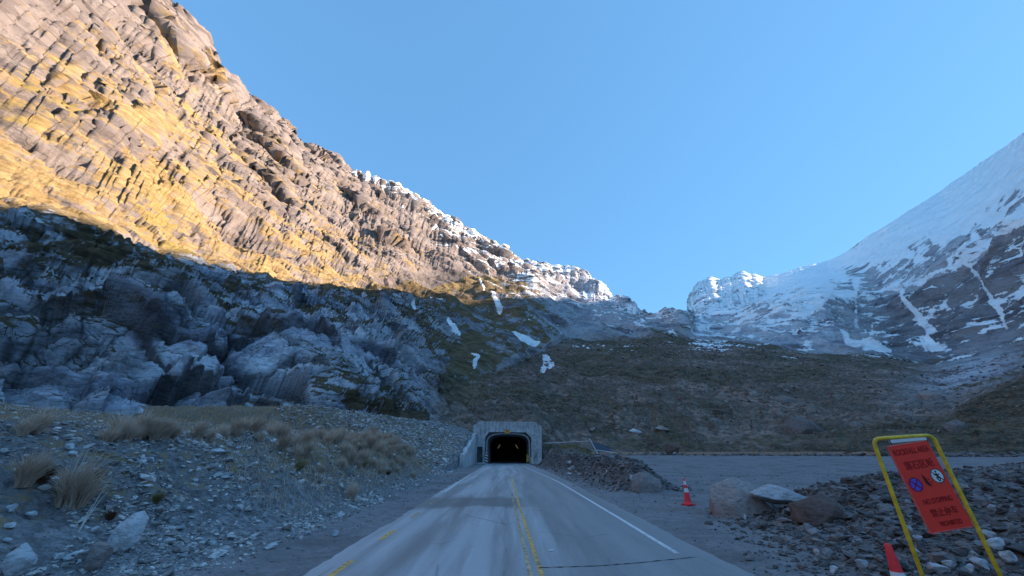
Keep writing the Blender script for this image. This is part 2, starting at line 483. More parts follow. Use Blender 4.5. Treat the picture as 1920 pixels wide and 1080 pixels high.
def ground_z(x, y):
    x = np.asarray(x, float); y = np.asarray(y, float)
    r = np.hypot(x, y); d = -x
    s = d - foot_l(y)
    W = np.interp(y, [7, 15, 30], [6.5, 4.6, 3.6])
    bank = 2.45 * smooth(s / W) * (1 - smooth((y - 33) / 9))
    bank = bank * np.interp(y, [-20, 0, 8], [.5, .8, 1])
    plat = 3.4 * smooth((r - 24) / 38) * smooth((d - 8.5) / 4)
    topw = np.interp(y, [38, 44, 52.5, 72, 95], [0, .5, 1.25, 4.3, 6.0])
    sc = np.clip(topw + 0.42 * (d - 7.0), 0, 6.6) * smooth((d - 6.75) / .12) * smooth((y - 36) / 8)
    left = np.maximum(bank + plat, sc)
    left = np.where(d > 5, left, 0)
    berm = (1.45 + .22 * perlin(x * .5, y * .35, 0 * x, 5)) * np.exp(-((x - berm_x(y)) / 1.25) ** 2) * smooth((y - 21.5) / 3) * (1 - smooth((y - 62) / 5))
    # low vegetated spoil pile to the right of the portal
    berm2 = (2.0 + .5 * perlin(x * .4, y * .4, 0 * x, 6)) * smooth((x - 5.6) / 1.6) * smooth((14.0 - x) / 4.0) * smooth((y - 59.5) / 3.0) * (1 - smooth((y - 74) / 4))
    rise = 1.5 * smooth((r - 35) / 65) * smooth((x - 4) / 6)
    xf = np.interp(y, [0, 3, 8, 14.3, 20], [3.6, 4.0, 5.0, 7.0, 9.0])
    ry = 14.3 + np.maximum(0, x - 11) * .35
    heap = (.85 + .035 * np.clip(x - 8, 0, 18)) * smooth((x - xf) / 5.5) * (1 - smooth((y - ry) / 3.2))
    z = left + berm + berm2 + rise + heap
    off = np.maximum(smooth((d - 5.3) / 2), smooth((x - 4.2) / 3))
    amp = np.clip(left + berm * 2 + heap * 1.2, .12, 1) * off
    z = z + amp * (0.30 * fbm(x * .45, y * .45, 0 * x, 4, 20) + .12 * fbm(x * 2.2, y * 2.2, 0 * x, 3, 30))
    road = (1 - smooth((d - 4.6) / .5)) * (1 - smooth((x - 3.9) / .8))
    return z - 0.05 * road

def gz(x, y): return float(ground_z(np.array([x]), np.array([y]))[0])

def hit(u, v):
    f, up = fwd_up(v); dx, dy, dz = (u - 960), float(f), float(up)
    L = math.sqrt(dx * dx + dy * dy + dz * dz); dx /= L; dy /= L; dz /= L
    t = np.arange(2, 140, .03)
    x = dx * t; y = dy * t; z = CAM_H + dz * t
    below = z < ground_z(x, y)
    if not below.any(): return None
    i = int(np.argmax(below))
    return Vector((x[i], y[i], float(ground_z(x[i:i+1], y[i:i+1])[0])))

def grid_faces(nr, nc, keep=None):
    i = np.arange(nr - 1)[:, None] * nc + np.arange(nc - 1)[None, :]
    F = np.stack([i, i + 1, i + nc + 1, i + nc], -1).reshape(-1, 4)
    if keep is not None: F = F[keep.reshape(-1)]
    return F

def build_ground():
    az = np.concatenate([np.arange(-180, -72, 3.0), np.arange(-72, 72, .2), np.arange(72, 181, 3.0)])
    az[-1] = 180
    rr = np.concatenate([[0.01, .8, 1.6], np.exp(np.linspace(math.log(2.4), math.log(150), 430)), [220, 400]])
    A, RR = np.meshgrid(np.radians(az), rr)
    x = RR * np.sin(A); y = RR * np.cos(A)
    z = ground_z(x, y)
    z = np.where(RR > 160, -2.0, z)
    V = np.stack([x, y, z], -1).reshape(-1, 3)
    xx, yy = V[:, 0], V[:, 1]; d = -xx
    lot = smooth((xx - 3.4) / .6) * 1.0
    xf = np.interp(yy, [0, 3, 8, 14.3, 20], [3.6, 4.0, 5.0, 7.0, 9.0]); ry = 14.3 + np.maximum(0, xx - 11) * .35
    heap = smooth((xx - xf) / 1.5) * (1 - smooth((yy - ry - 1.2) / 1.6))
    berm = np.exp(-((xx - berm_x(yy)) / 1.6) ** 2) * smooth((yy - 21) / 2) * (1 - smooth((yy - 64) / 4))
    lot = lot * (1 - heap) * (1 - np.clip(berm * 1.6, 0, 1))
    shoulder = (1 - smooth((d - foot_l(yy) + .1) / .7)) * (xx < 0)
    lot = np.maximum(lot, shoulder)
    Rg = np.hypot(xx, yy)
    veg = .62 * np.exp(-((d - 9.0) / 2.8) ** 2) * smooth((yy - 12) / 4) * (1 - smooth((yy - 37) / 4))
    veg = np.maximum(veg, (.45 + .25 * smooth((Rg - 22) / 14) * .5) * smooth((d - 6.3) / 2) * (1 - smooth((Rg - 62) / 12)))
    veg = np.maximum(veg, .55 * np.exp(-((xx - 10.3) / 4) ** 4 - ((yy - 66) / 6) ** 4))
    veg = np.maximum(veg, .5 * smooth((Rg - 85) / 10) * (xx > 8))
    dirt = np.clip(heap + berm * 1.3, 0, 1) * .85
    dirt = np.maximum(dirt, veg * .7)
    o = np_mesh('ground', V, grid_faces(len(rr), len(az)), M_ground, True, {'mask': np.stack([lot, veg, dirt], -1)})
    tag(o, kind='structure')
build_ground()

# ------------------------------------------------------------------ mountains
def line(pts, pre, post, az, blur=0):
    """feature line: (u, v, r) where seen; pre/post are (azimuth deg, elevation deg, r) beyond the view"""
    P = np.array(pts, float); a, e = azel(P[:, 0], P[:, 1])
    a = np.degrees(a); e = np.degrees(e); r = P[:, 2]
    pre = np.array(pre, float).reshape(-1, 3); post = np.array(post, float).reshape(-1, 3)
    a = np.concatenate([pre[:, 0], a, post[:, 0]]); e = np.concatenate([pre[:, 1], e, post[:, 1]]); r = np.concatenate([pre[:, 2], r, post[:, 2]])
    o = np.argsort(a); a, e, r = a[o], e[o], r[o]
    E = np.interp(az, a, e); Q = np.interp(az, a, r)
    if blur:
        k = np.hanning(blur); k /= k.sum()
        def bl(q): return np.convolve(np.pad(q, blur // 2, 'edge'), k, 'valid')[:len(q)]
        E = bl(E); Q = bl(Q)
    return E, Q

RIDGE = [(305,0,470),(340,40,475),(385,95,485),(440,160,500),(462,197,505),(500,215,520),(545,248,535),(600,288,555),(650,316,575),(700,330,590),
         (760,360,610),(800,383,620),(812,402,622),(840,412,630),(870,430,635),(920,460,640),(960,475,640),(1000,495,640),(1040,508,640),(1082,511,640),
         (1110,528,610),(1150,556,575),(1163,556,570),(1200,575,545),(1250,588,520),(1278,591,505),(1292,575,1180),(1303,543,1230),(1330,523,1290),
         (1350,528,1330),(1390,512,1380),(1430,524,1400),(1480,508,1425),(1520,497,1450),(1548,490,1450),(1565,484,1380),(1590,470,1270),(1625,444,1150),(1660,424,1070),
         (1700,398,1071),(1760,360,1110),(1820,318,1038),(1870,284,900),(1920,248,770)]

def build_mountains():
    az = np.concatenate([np.arange(-180, -72, 3.0), np.arange(-72, -56, .15), np.arange(-56, 62, .105), np.arange(62, 80, .3), np.arange(80, 181, 3.0)])
    az[-1] = 180
    far_l = [(-180, 9, 500), (-120, 22, 470), (-90, 40, 440), (-66, 47, 450)]
    far_r = [(66, 27.9, 715), (70, 27.9, 690), (76, 28.1, 670), (84, 27.3, 650), (95, 26.5, 640), (115, 24, 640), (150, 16, 600), (180, 9, 500)]
    E4, R4 = line(RIDGE, far_l, far_r, az)
    jag = perlin(az * 1.1, 0 * az + .3, 0 * az, 201) * .55 + perlin(az * 3.1, 0 * az + .3, 0 * az, 202) * .38 + perlin(az * 8, 0 * az + .3, 0 * az, 203) * .2
    E4 = E4 + jag * np.interp(az, [-66, 26, 35, 37, 62], [.8, .8, .7, .06, .10])
    E1, R1 = line([(0,790,60),(300,815,60),(600,815,65),(800,812,78),(870,800,84),(1000,800,86),(1035,838,88),(1060,843,90),(1200,851,97),(1400,853,110),(1640,851,110),(1800,860,104),(1920,868,98)],
                  [(-180, 1, 90), (-90, 3, 66), (-60, 3, 60)], [(56, -1, 96), (90, 0, 90), (180, 1, 90)], az, 9)
    E2, R2 = line([(0,600,92),(200,600,92),(300,610,94),(450,620,100),(600,640,108),(700,660,120),(800,680,138),(880,720,150),(960,690,190),(1060,640,330),(1250,630,430),(1400,645,480),(1500,660,500),(1650,672,540),(1750,690,560),(1830,670,560),(1920,640,560)],
                  [(-180, 4, 200), (-90, 12, 110), (-60, 11, 94)], [(62, 9.5, 520), (90, 11, 380), (180, 4, 200)], az, 21)
    E3, R3 = line([(0,385,165),(100,395,168),(200,440,172),(330,480,182),(470,525,196),(550,540,206),(650,545,232),(750,535,275),(850,530,330),(930,530,400),(1000,525,440),(1080,560,500),(1160,590,480),(1250,612,465),(1282,612,470),
                   (1300,600,800),(1400,592,700),(1500,584,670),(1550,576,690),(1600,566,790),(1650,558,880),(1700,545,820),(1760,515,760),(1850,470,690),(1920,425,640)],
                  [(-180, 6, 400), (-90, 24, 190), (-62, 22, 168)], [(66, 21, 580), (90, 20, 520), (180, 6, 400)], az, 15)
    # rows
    def rz(E, Q): return Q, CAM_H + Q * np.tan(np.radians(E))
    L = [rz(E1, R1), rz(E2, R2), rz(E3, R3), rz(E4, R4)]
    r0 = R1 - 7; z0 = np.full_like(r0, -3.0)
    rows_r, rows_z, rows_t = [], [], []
    segs = [((r0, z0), L[0], 8), (L[0], L[1], 190), (L[1], L[2], 150), (L[2], L[3], 230)]
    for k, (a, b, n) in enumerate(segs):
        for i in range(n):
            f = i / n
            if k > 0:
                # uniform in elevation angle as seen from the valley floor
                f = f
            rows_r.append(a[0] * (1 - f) + b[0] * f); rows_z.append(a[1] * (1 - f) + b[1] * f); rows_t.append(k + f)
    rows_r.append(L[3][0]); rows_z.append(L[3][1]); rows_t.append(4)
    RR = np.array(rows_r); ZZ = np.array(rows_z); T = np.array(rows_t)
    n0 = 8; K = 31
    k = np.hanning(K); k /= k.sum()
    for Aarr in (RR, ZZ):
        src = Aarr.copy()
        for j in range(n0 + K // 2 + 1, len(T) - K // 2 - 1):
            Aarr[j] = (src[j - K // 2: j + K // 2 + 1] * k[:, None]).sum(0)
    nb = 14
    br = [L[3][0] * (1 + .03 * i) for i in range(1, nb)]; bz = [L[3][1] * (1 - (i / nb) ** 1.1) for i in range(1, nb)]
    RR = np.vstack([RR, br]); ZZ = np.vstack([ZZ, bz]); T = np.concatenate([T, 4 + np.arange(1, nb) / nb])
    nr, nc = RR.shape
    Az = np.radians(az)[None, :] + 0 * RR
    X = RR * np.sin(Az); Y = RR * np.cos(Az); Z = ZZ
    P = np.stack([X, Y, Z], -1)
    # normals
    du = np.gradient(P, axis=1); dv = np.gradient(P, axis=0)
    N = np.cross(du, dv); N /= np.linalg.norm(N, axis=-1, keepdims=True) + 1e-9
    N[N[..., 2] < 0] *= -1
    # image of the relief on the valley wall, used to place rock, turf, snow and the sunlit tint
    AZd = np.degrees(Az); Tm = T[:, None] + 0 * RR
    fw = Y * CT + (Z - CAM_H) * ST; upc = (Z - CAM_H) * CT - Y * ST
    fw = np.maximum(fw, 1)
    U = np.clip(960 + X / fw * FOC, -900, 2800); Vv = np.clip(540 - upc / fw * FOC, -900, 1300)
    # regional weights
    leftw = 1 - smooth((AZd - 10) / 14)                     # left mountain
    hillw = smooth((U - 815 + 55 * smooth((Vv - 680) / 40)) / 85) * (1 - smooth((Tm - 1.92) / .14)) * (Tm >= 0)
    hillw = np.where(AZd > 66, (1 - smooth((Tm - 1.92) / .14)), hillw)
    # lower extent of slabs
    slab = smooth((900 - U) / 200) * (1 - smooth((Tm - 3.2) / .8))
    slab = slab * (1 - .68 * smooth((Tm - 2.5) / .35))
    slab = np.where(AZd < -66, 1 - smooth((Tm - 3.2) / .8), slab)
    # ---- displacement
    D = np.zeros_like(X)
    x, y, z = X.astype(np.float32), Y.astype(np.float32), Z.astype(np.float32)
    wx = 6 * perlin(x / 40, y / 40, z / 40, 90); wz = 6 * perlin(x / 38, y / 38, z / 38, 91)
    lam = 150.0; i = 0
    while lam > 0.8:
        w = smooth((0.42 * RR / lam - .55) / .6)
        nn = perlin(x / lam + 3.1, y / lam, (z * 1.25) / lam, 40 + i)
        ridged = (0.55 - np.abs(nn) * 1.9)
        rough = np.where(hillw > .5, .35, 1.0)
        a = lam * (0.125 if lam > 20 else .14) * (1 - .45 * slab * (lam < 14))
        snowy = smooth((U - 1480) / 120) * smooth((Tm - 3.05) / .15)
        D += w * a * (0.65 * ridged + 0.5 * nn) * (1 - .72 * hillw) * (1 - .48 * snowy) * (1 - .35 * smooth((Tm - 3.0) / .3) * (lam < 30))
        lam /= 1.95; i += 1
    # slabs of tilted beds on the lower left wall
    s_al = x * .25 + y * .95
    c25, s25 = math.cos(R(27)), math.sin(R(27))
    bed = (z + wz * .5) * c25 + (s_al + wx) * s25
    alo = s_al * c25 - z * s25
    def saw(q): 
        f = q - np.floor(q); return np.where(f < .82, f / .82, (1 - f) / .18)
    wr = perlin(x / 9, y / 9, z / 9, 92) * .5
    cv, ce, cp = cellular(bed / 9, alo / 19, x / 14, 3)
    cv2, ce2, cp2 = cellular(bed / 3.4 + 7 + wr * .5, alo / 7.5, x / 6, 4)
    cv3, ce3, cp3 = cellular(bed / 1.25 + 3 + wr, alo / 3.1, x / 2.6, 5)
    D += slab * (4.2 * (cv - .5) + 6.0 * cp + 1.5 * (cv2 - .5) + 2.6 * cp2 + .5 * (cv3 - .5) + .95 * cp3)
    wide = smooth(.5 + 1.6 * perlin(s_al / 14, z / 14, x / 14, 120))
    joint_ = np.maximum(np.exp(-(ce / (.03 + .05 * wide)) ** 2), .8 * np.exp(-(ce2 / (.02 + .07 * wide)) ** 2) * (cv2 > .25))
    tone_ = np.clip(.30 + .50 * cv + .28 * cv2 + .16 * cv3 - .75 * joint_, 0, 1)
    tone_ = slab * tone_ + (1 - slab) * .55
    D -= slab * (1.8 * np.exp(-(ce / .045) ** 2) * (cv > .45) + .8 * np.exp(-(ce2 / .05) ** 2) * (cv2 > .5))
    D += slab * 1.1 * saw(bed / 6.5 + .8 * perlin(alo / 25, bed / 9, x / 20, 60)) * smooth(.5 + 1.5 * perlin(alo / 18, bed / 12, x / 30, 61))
    D += slab * .85 * saw(bed / 1.9 + .8 * perlin(alo / 9, bed / 4, x / 9, 62))
    D += slab * .30 * saw(bed / .62 + .8 * perlin(alo / 4, bed / 2, x / 4, 63))
    # farther walls: blocky as well
    farw = smooth((Tm - 1.95) / .2) * (1 - slab) * (1 - smooth((U - 1500) / 60) * smooth((Tm - 3.0) / .1))
    cv3, ce3, cp3 = cellular((z + .45 * s_al) / 13 + wx / 14, s_al / 30, x / 26, 6)
    cv5, ce5, cp5 = cellular((z + .45 * s_al) / 5 + wx / 14, s_al / 11, x / 10, 7)
    calm = 1 - .55 * smooth((Tm - 2.8) / .3) * smooth((1000 - U) / 150)
    D += farw * calm * (2.4 * (cv3 - .5) + 2.6 * cp3 + .5 * (cv5 - .5) + .8 * cp5) * smooth(RR / 450)
    cv6, ce6, cp6 = cellular((z + .5 * s_al) / 42 + wx / 20, s_al / 75, x / 60, 9)
    up_ = smooth((Tm - 3.0) / .15) * smooth((1050 - U) / 150)
    D += up_ * (6.5 * (cv6 - .5) + 13 * cp6 - 2.0 * np.exp(-(ce6 / .03) ** 2)) * np.clip(RR / 400, 0, 1)
    D += up_ * calm * 1.5 * (cv3 > .62) * (cv3 - .4) * smooth(ce3 / .2)
    saddle = smooth((U - 1420) / 50) * smooth((Tm - 3.2) / .3)
    D *= 1 - .75 * saddle
    # hillside boulders and hummocks
    D += hillw * (3.0 * perlin(x / 45, y / 45, z * 0 + .5, 70) * smooth((RR - 95) / 60) + .9 * fbm(x / 9, y / 9, 0 * z, 5, 71, .6))
    cv4, ce4, cp4 = cellular(x / 3.3, y / 3.3, z / 3.3, 8)
    D += hillw * (.8 * (cv4 > .72) * smooth(ce4 / .25) + .5 * cp4)
    D += hillw * 22 * smooth((U - 1750) / 200) * smooth((RR - 110) / 60) * (1 - smooth((RR - 160) / 60)) * .25
    # hollow at the foot of the wall
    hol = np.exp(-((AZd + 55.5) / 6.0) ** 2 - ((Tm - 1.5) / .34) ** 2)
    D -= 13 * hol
    fade0 = smooth((Tm - .85) / .25)
    D *= fade0
    D *= np.where(Tm > 4, np.clip(1 - (Tm - 4) * 3, 0, 1), 1)
    P2 = P + N * D[..., None]
    du = np.gradient(P2, axis=1); dv = np.gradient(P2, axis=0)
    N2 = np.cross(du, dv); N2 /= np.linalg.norm(N2, axis=-1, keepdims=True) + 1e-9
    flat = np.abs(N2[..., 2]) - np.abs(N[..., 2])           # ledges hold turf and snow, steep faces do not
    flat = flat - np.median(flat[(Tm > 1) & (Tm < 3) & (U < 900) & (U > 0)])
    # soil masks, with the sunlit and shade tints
    def poly(pts):
        p = np.array(pts, float); ins = np.zeros(U.shape, bool)
        x0, y0 = p[-1]
        for x1, y1 in p:
            c = ((y1 > Vv) != (y0 > Vv)) & (U < (x0 - x1) * (Vv - y1) / (y0 - y1 + 1e-9) + x1)
            ins ^= c; x0, y0 = x1, y1
        return ins
    def stroke(pts, w):
        d = np.full(U.shape, 1e9)
        for (a, b, wa), (c, e, wb) in zip([(p[0], p[1], w * (p[2] if len(p) > 2 else 1)) for p in pts], [(p[0], p[1], w * (p[2] if len(p) > 2 else 1)) for p in pts[1:]]):
            t = np.clip(((U - a) * (c - a) + (Vv - b) * (e - b)) / ((c - a) ** 2 + (e - b) ** 2), 0, 1)
            d = np.minimum(d, np.hypot(U - a - t * (c - a), Vv - b - t * (e - b)) / (wa + t * (wb - wa)))
        return 1 - smooth((d - .55) / .5)
    ra, re_ = azel([p[0] for p in RIDGE], [p[1] for p in RIDGE])
    dr = (Tm - 3.0)                                         # 1 at the ridge
    depth = Vv - np.interp(U, [p[0] for p in RIDGE], [p[1] for p in RIDGE])
    wob = 60 * perlin(U / 70, Vv / 40, 0 * U, 77) + 25 * perlin(U / 25, Vv / 14, 0 * U, 78)
    snow = np.zeros_like(U)
    band = np.interp(U, [630, 660, 760, 860, 950, 1040, 1150, 1290], [0, 16, 26, 60, 80, 90, 70, 55])
    s1 = np.interp((depth + wob * .25) / (band + 1), [0, .25, .7, 1.3, 2.2], [.62, .47, .37, .22, 0]) * smooth((U - 630) / 30) * (1 - smooth((U - 1270) / 30))
    snow = np.maximum(snow, s1)
    s2 = smooth((U - 1275) / 20) * np.interp(Vv + wob * .3, [500, 530, 580, 620, 655, 675], [.86, .72, .64, .52, .36, 0])
    snow = np.maximum(snow, s2 * (Tm > 1.6))
    bnd = np.interp(U, [1460, 1500, 1560, 1640, 1700, 1760, 1850, 1920, 2100], [640, 590, 572, 560, 545, 518, 470, 425, 330])
    snow = np.maximum(snow, .95 * smooth((U - 1425) / 40) * smooth((1570 - U) / 20) * smooth((556 - Vv) / 18))
    s3 = smooth((U - 1440) / 60) * smooth((bnd + wob * .22 - Vv) / 10) * np.interp(bnd - Vv, [0, 30, 70, 110], [.82, .73, .76, .96])
    snow = np.maximum(snow, s3)
    for pts, w in [([(1708,458),(1735,452),(1748,466),(1722,474)], 9), ([(1790,462),(1812,446),(1830,428)], 9), ([(1880,388),(1900,374),(1925,366)], 13), ([(1600,512),(1625,505),(1640,520)], 12),
                   ([(1655,505),(1690,498),(1715,500)], 12), ([(1740,490),(1790,478),(1820,460)], 11), ([(1545,548),(1565,536),(1590,540)], 11), ([(1690,530),(1740,515),(1770,498)], 13), ([(1850,440),(1880,424)], 9), ([(1620,535),(1660,528)], 10)]:
        s3 = s3 - .30 * stroke(pts, w * 1.5)
    bw = smooth((U - 1530 + wob * .4) / 60) * smooth((bnd - Vv) / 8)
    snow = snow * (1 - bw) + np.maximum(s3, .3) * bw
    s4 = smooth((U - 1540) / 40) * smooth((Vv - bnd) / 10) * .37 * (Tm > 1.9)
    bw = smooth((U - 1545 + wob * .4) / 60) * smooth((Vv - bnd + wob * .15) / 8)
    snow = snow * (1 - bw) + s4 * bw
    for pts, w in [([(1803,480,.6),(1830,520,1),(1860,560,1),(1880,590,1.1),(1897,622,.6)], 6.5), ([(1697,545,.7),(1715,590,1),(1735,620,1.2),(1755,662,1.6)], 8),
                   ([(1600,560,.5),(1618,600,1),(1633,640,.8)], 4), ([(1570,625,.6),(1590,650,1.3),(1625,655,1.6),(1665,664,.8)], 8), ([(1720,610,.5),(1740,668,1.0)], 5)]:
        snow = np.maximum(snow, .82 * stroke(pts, w))
    for pts, w in [([(768,583,.7),(778,592,.8)], 4), ([(835,608,.5),(848,618,1),(862,627,.6)], 5), ([(918,562,.5),(930,573,1),(940,580,.8)], 4.5),
                   ([(950,612,.8),(968,622,1.3),(990,634,.8),(1004,648,.5)], 8), ([(1022,672,.6),(1028,684,1.4),(1016,697,.5)], 11),
                   ([(876,676,.5),(888,682,1),(880,692,1.1),(882,701,.6)], 5), ([(1075,650,.7),(1085,652,.7)], 3.5), ([(1093,651,.7),(1105,653,.7)], 3.5), ([(1120,647,.7),(1132,651,.7)], 3.5),
                   ([(1188,620,.6),(1205,627,1.2),(1218,629,.5)], 6), ([(870,520,.5),(885,530,.7)], 4), ([(808,556,.6),(826,567,.6)], 3.5), ([(895,540,.5),(905,553,.6)], 3)]:
        snow = np.maximum(snow, .98 * stroke(pts, w * .85))
    warm = smooth((Vv * 0 + (Tm - 2.70)) / .25) * (1 - smooth((U - 960) / 260))  # sunlit tint put into rock and turf colour above the shadow line
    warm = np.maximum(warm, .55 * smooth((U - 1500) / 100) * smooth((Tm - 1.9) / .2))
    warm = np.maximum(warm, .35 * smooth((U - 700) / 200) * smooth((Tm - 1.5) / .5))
    # turf
    veg = np.interp(Vv, [380, 450, 560, 620, 700, 800], [.62, .64, .62, .48, .43, .36]) * np.where(Tm < 3, 1, 0)
    mid = np.exp(-((U - 820) / 190) ** 2 - ((Vv - 640) / 95) ** 2)
    veg = np.maximum(veg, .66 * mid)
    veg = np.maximum(veg, .40 * np.exp(-((U - 240) / 130) ** 2 - ((Vv - 520) / 70) ** 2) + .1)
    up = (Tm >= 2.97)
    gold = np.interp(depth, [0, 60, 160, 320, 600], [.12, .31, .49, .60, .68]) * np.interp(U, [0, 500, 700, 850, 1000], [1, 1, .9, .62, .25])
    veg = np.where(up & (U < 1100), gold, veg)
    kk_ = smooth((U - 960 + 40 * perlin(U / 50, Vv / 30, 0 * U, 97)) / 130) * smooth((Tm - 1.85) / .2)
    veg = veg * (1 - kk_) + kk_ * (.02 + np.interp(Vv, [540, 640], [.03, .28]) * (1 - smooth((U - 1300) / 120)))
    hv = .42 + .85 * perlin(x / 60, y / 35, 0 * x, 98) + .25 * perlin(x / 18, y / 14, 0 * x, 99) + .22 * np.exp(-((U - 1130) / 160) ** 2 - ((Vv - 720) / 60) ** 2) + .22 * smooth((U - 1700) / 150) * smooth((Vv - 730) / 30)
    grey = np.exp(-((U - 1830) / 120) ** 2 - ((Vv - (700 - (U - 1830) * .3)) / 38) ** 2)
    hv = hv - .6 * grey
    veg = veg * (1 - hillw) + hv * hillw
    talus = hillw * (1 - .75 * grey)
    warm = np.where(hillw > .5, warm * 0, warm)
    slide = np.exp(-((U - 905 - (Vv - 700) * -.3) / 26) ** 2 - ((Vv - 735) / 38) ** 2)
    veg = veg * (1 - slide) + .62 * slide
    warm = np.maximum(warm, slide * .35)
    dark = np.clip(hol * 1.25, 0, 1) * .8  # shade inside the hollow, painted as darker rock
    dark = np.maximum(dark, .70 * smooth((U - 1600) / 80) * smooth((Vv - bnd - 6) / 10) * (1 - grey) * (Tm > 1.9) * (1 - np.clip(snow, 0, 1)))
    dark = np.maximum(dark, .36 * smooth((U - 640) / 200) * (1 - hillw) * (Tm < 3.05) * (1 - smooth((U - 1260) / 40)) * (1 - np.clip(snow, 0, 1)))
    near = tone_
    blot = .30 * perlin(s_al / 22, bed / 9, x / 30, 95) + .22 * perlin(s_al / 8, bed / 4, x / 12, 96)
    sh = (Tm < 2.97) & (hillw < .5) & (U < 1040)
    veg = np.where(sh, veg + (.17 + .20 * smooth((U - 420) / 250)) * (1 - .9 * mid) * (1 - smooth((U - 880) / 120)) - .16 * np.exp(-((U - 300) / 190) ** 2 - ((Vv - 710) / 90) ** 2) + .9 * blot + .8 * flat, veg + (veg > .03) * (.5 * flat * (1 - .6 * hillw)))
    snow = snow + (snow > .03) * (snow < 1.2) * .40 * flat
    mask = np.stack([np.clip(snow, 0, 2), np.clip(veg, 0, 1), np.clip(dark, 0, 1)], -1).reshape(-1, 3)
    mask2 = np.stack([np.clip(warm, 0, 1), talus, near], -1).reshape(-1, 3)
    VV = P2.reshape(-1, 3)
    # faces, leaving the bore of the tunnel free
    inb = (np.abs(P2[..., 0] + .78) < 5.2) & (P2[..., 1] > 72.2) & (P2[..., 1] < 130) & (P2[..., 2] < 6.0)
    fk = ~(inb[:-1, :-1] | inb[1:, :-1] | inb[:-1, 1:] | inb[1:, 1:])
    azc = az[:-1][None, :] + 0 * fk; tc = T[:-1][:, None] + 0 * fk
    hill = (azc > -4) & (tc < 2.0)
    lft = (azc < 26) & ~hill
    rgt = ~hill & ~lft
    ok = (hillw > .8) & (RR > 92) & (RR < 420) & (np.abs(AZd) < 60) & (AZd > -6) & (Tm > 1.05)
    ij = np.argwhere(ok); pr = (RR[ok] ** -0.3); pr = pr / pr.sum()
    ij = ij[RNG.choice(len(ij), 16000, p=pr)]
    global HILL_PTS, HILL_ALL, HILL_UV
    HILL_ALL = P2[ok]
    fw_ = HILL_ALL[:, 1] * CT + (HILL_ALL[:, 2] - CAM_H) * ST
    HILL_UV = np.stack([960 + HILL_ALL[:, 0] / fw_ * FOC, 540 - ((HILL_ALL[:, 2] - CAM_H) * CT - HILL_ALL[:, 1] * ST) / fw_ * FOC], -1)
    HILL_PTS = P2[ij[:, 0], ij[:, 1]]
    for name, kk in (('mountain_left', lft), ('hillside', hill), ('mountain_right', rgt)):
        F = grid_faces(nr, nc, kk & fk)
        used = np.unique(F); idx = np.zeros(len(VV), np.int64); idx[used] = np.arange(len(used))
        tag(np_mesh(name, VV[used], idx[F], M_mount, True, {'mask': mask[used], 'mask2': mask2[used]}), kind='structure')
build_mountains()

# ------------------------------------------------------------------ road and markings
def xl(y): return np.interp(y, [-20, 8, 19, 38, 72, 130], [-3.35, -3.5, -3.72, -3.95, -4.5, -4.6])
def xr(y): return np.interp(y, [-20, 8, 30, 45, 58, 72, 130], [4.1, 4.05, 3.95, 3.75, 3.3, 3.1, 3.0])

def strip(name, ys, xa, xb, z, mat, nx=2, jag=0.0):
    V = []; 
    for i, y in enumerate(ys):
        for k in range(nx):
            f = k / (nx - 1); x = xa(y) * (1 - f) + xb(y) * f
            if jag and k in (0, nx - 1): x += jag * float(perlin(np.array([y * .9]), np.array([k * 3.3]), np.array([.5]), 12)[0]) + jag * .6 * float(perlin(np.array([y * 4.]), np.array([k * 3.3]), np.array([.5]), 13)[0])
            V.append((x, y, z))
    return np_mesh(name, V, grid_faces(len(ys), nx), mat, True)

road = strip('road', np.arange(-20, 128, .25), xl, xr, 0.0, M_asph, 9, .09)
tag(road, kind='structure')

def center(y): return np.interp(y, [-5, 7.9, 12.2, 18, 26.4, 40, 56], [.72, .50, .385, .25, .10, -.12, -.33])
def mark(name, y0, y1, fx, w, mat, lab, step=.4, group=None):
    ys = np.arange(y0, y1 + .01, (y1 - y0) / max(1, int((y1 - y0) / step)))
    o = strip(name, ys, lambda y: fx(y) - w / 2, lambda y: fx(y) + w / 2, .004, mat)
    return tag(o, kind='structure')
mark('road_marking_centre', 2, 34, lambda y: center(y), .085, M_yel, '')
mark('road_marking_centre_faded', 2, 22, lambda y: center(y) - .19, .075, M_yelf, '')
mark('road_marking_edge', 9.15, 62, lambda y: np.interp(y, [9, 14, 28, 36, 49, 62], [3.38, 3.36, 3.24, 2.95, 2.15, 1.7]), .11, M_white, '')
mark('road_marking_edge_white', 22.0, 38.0, lambda y: np.interp(y, [22, 38], [-3.50, -3.83]), .10, M_white, '')
for y0 in (7.45, 10.45, 13.6, 16.9):
    mark('road_marking_dash', y0, y0 + 1.15, lambda y: np.interp(y, [7, 11, 20], [-3.02, -3.12, -3.30]), .12, M_yel if y0 < 13 else M_yelf, '')

# transverse joint across the right lane, filled with tar
jp = [hit(1010, 1072), hit(1120, 1068), hit(1200, 1062), hit(1305, 1051)]
bm = bmesh.new()
row = []
for i in range(41):
    f = i / 40 * 3; k = min(int(f), 2); p = jp[k].lerp(jp[k + 1], f - k)
    w = .018 + .012 * math.sin(i * 1.7) + .008 * math.sin(i * 4.1); off = .012 * math.sin(i * 2.3)
    row.append((bm.verts.new((p.x, p.y + off - w, .004)), bm.verts.new((p.x, p.y + off + w, .004))))
for a, b in zip(row, row[1:]): bm.faces.new((a[0], b[0], b[1], a[1]))
tag(bm_obj('road_joint', bm, M_black), kind='structure')

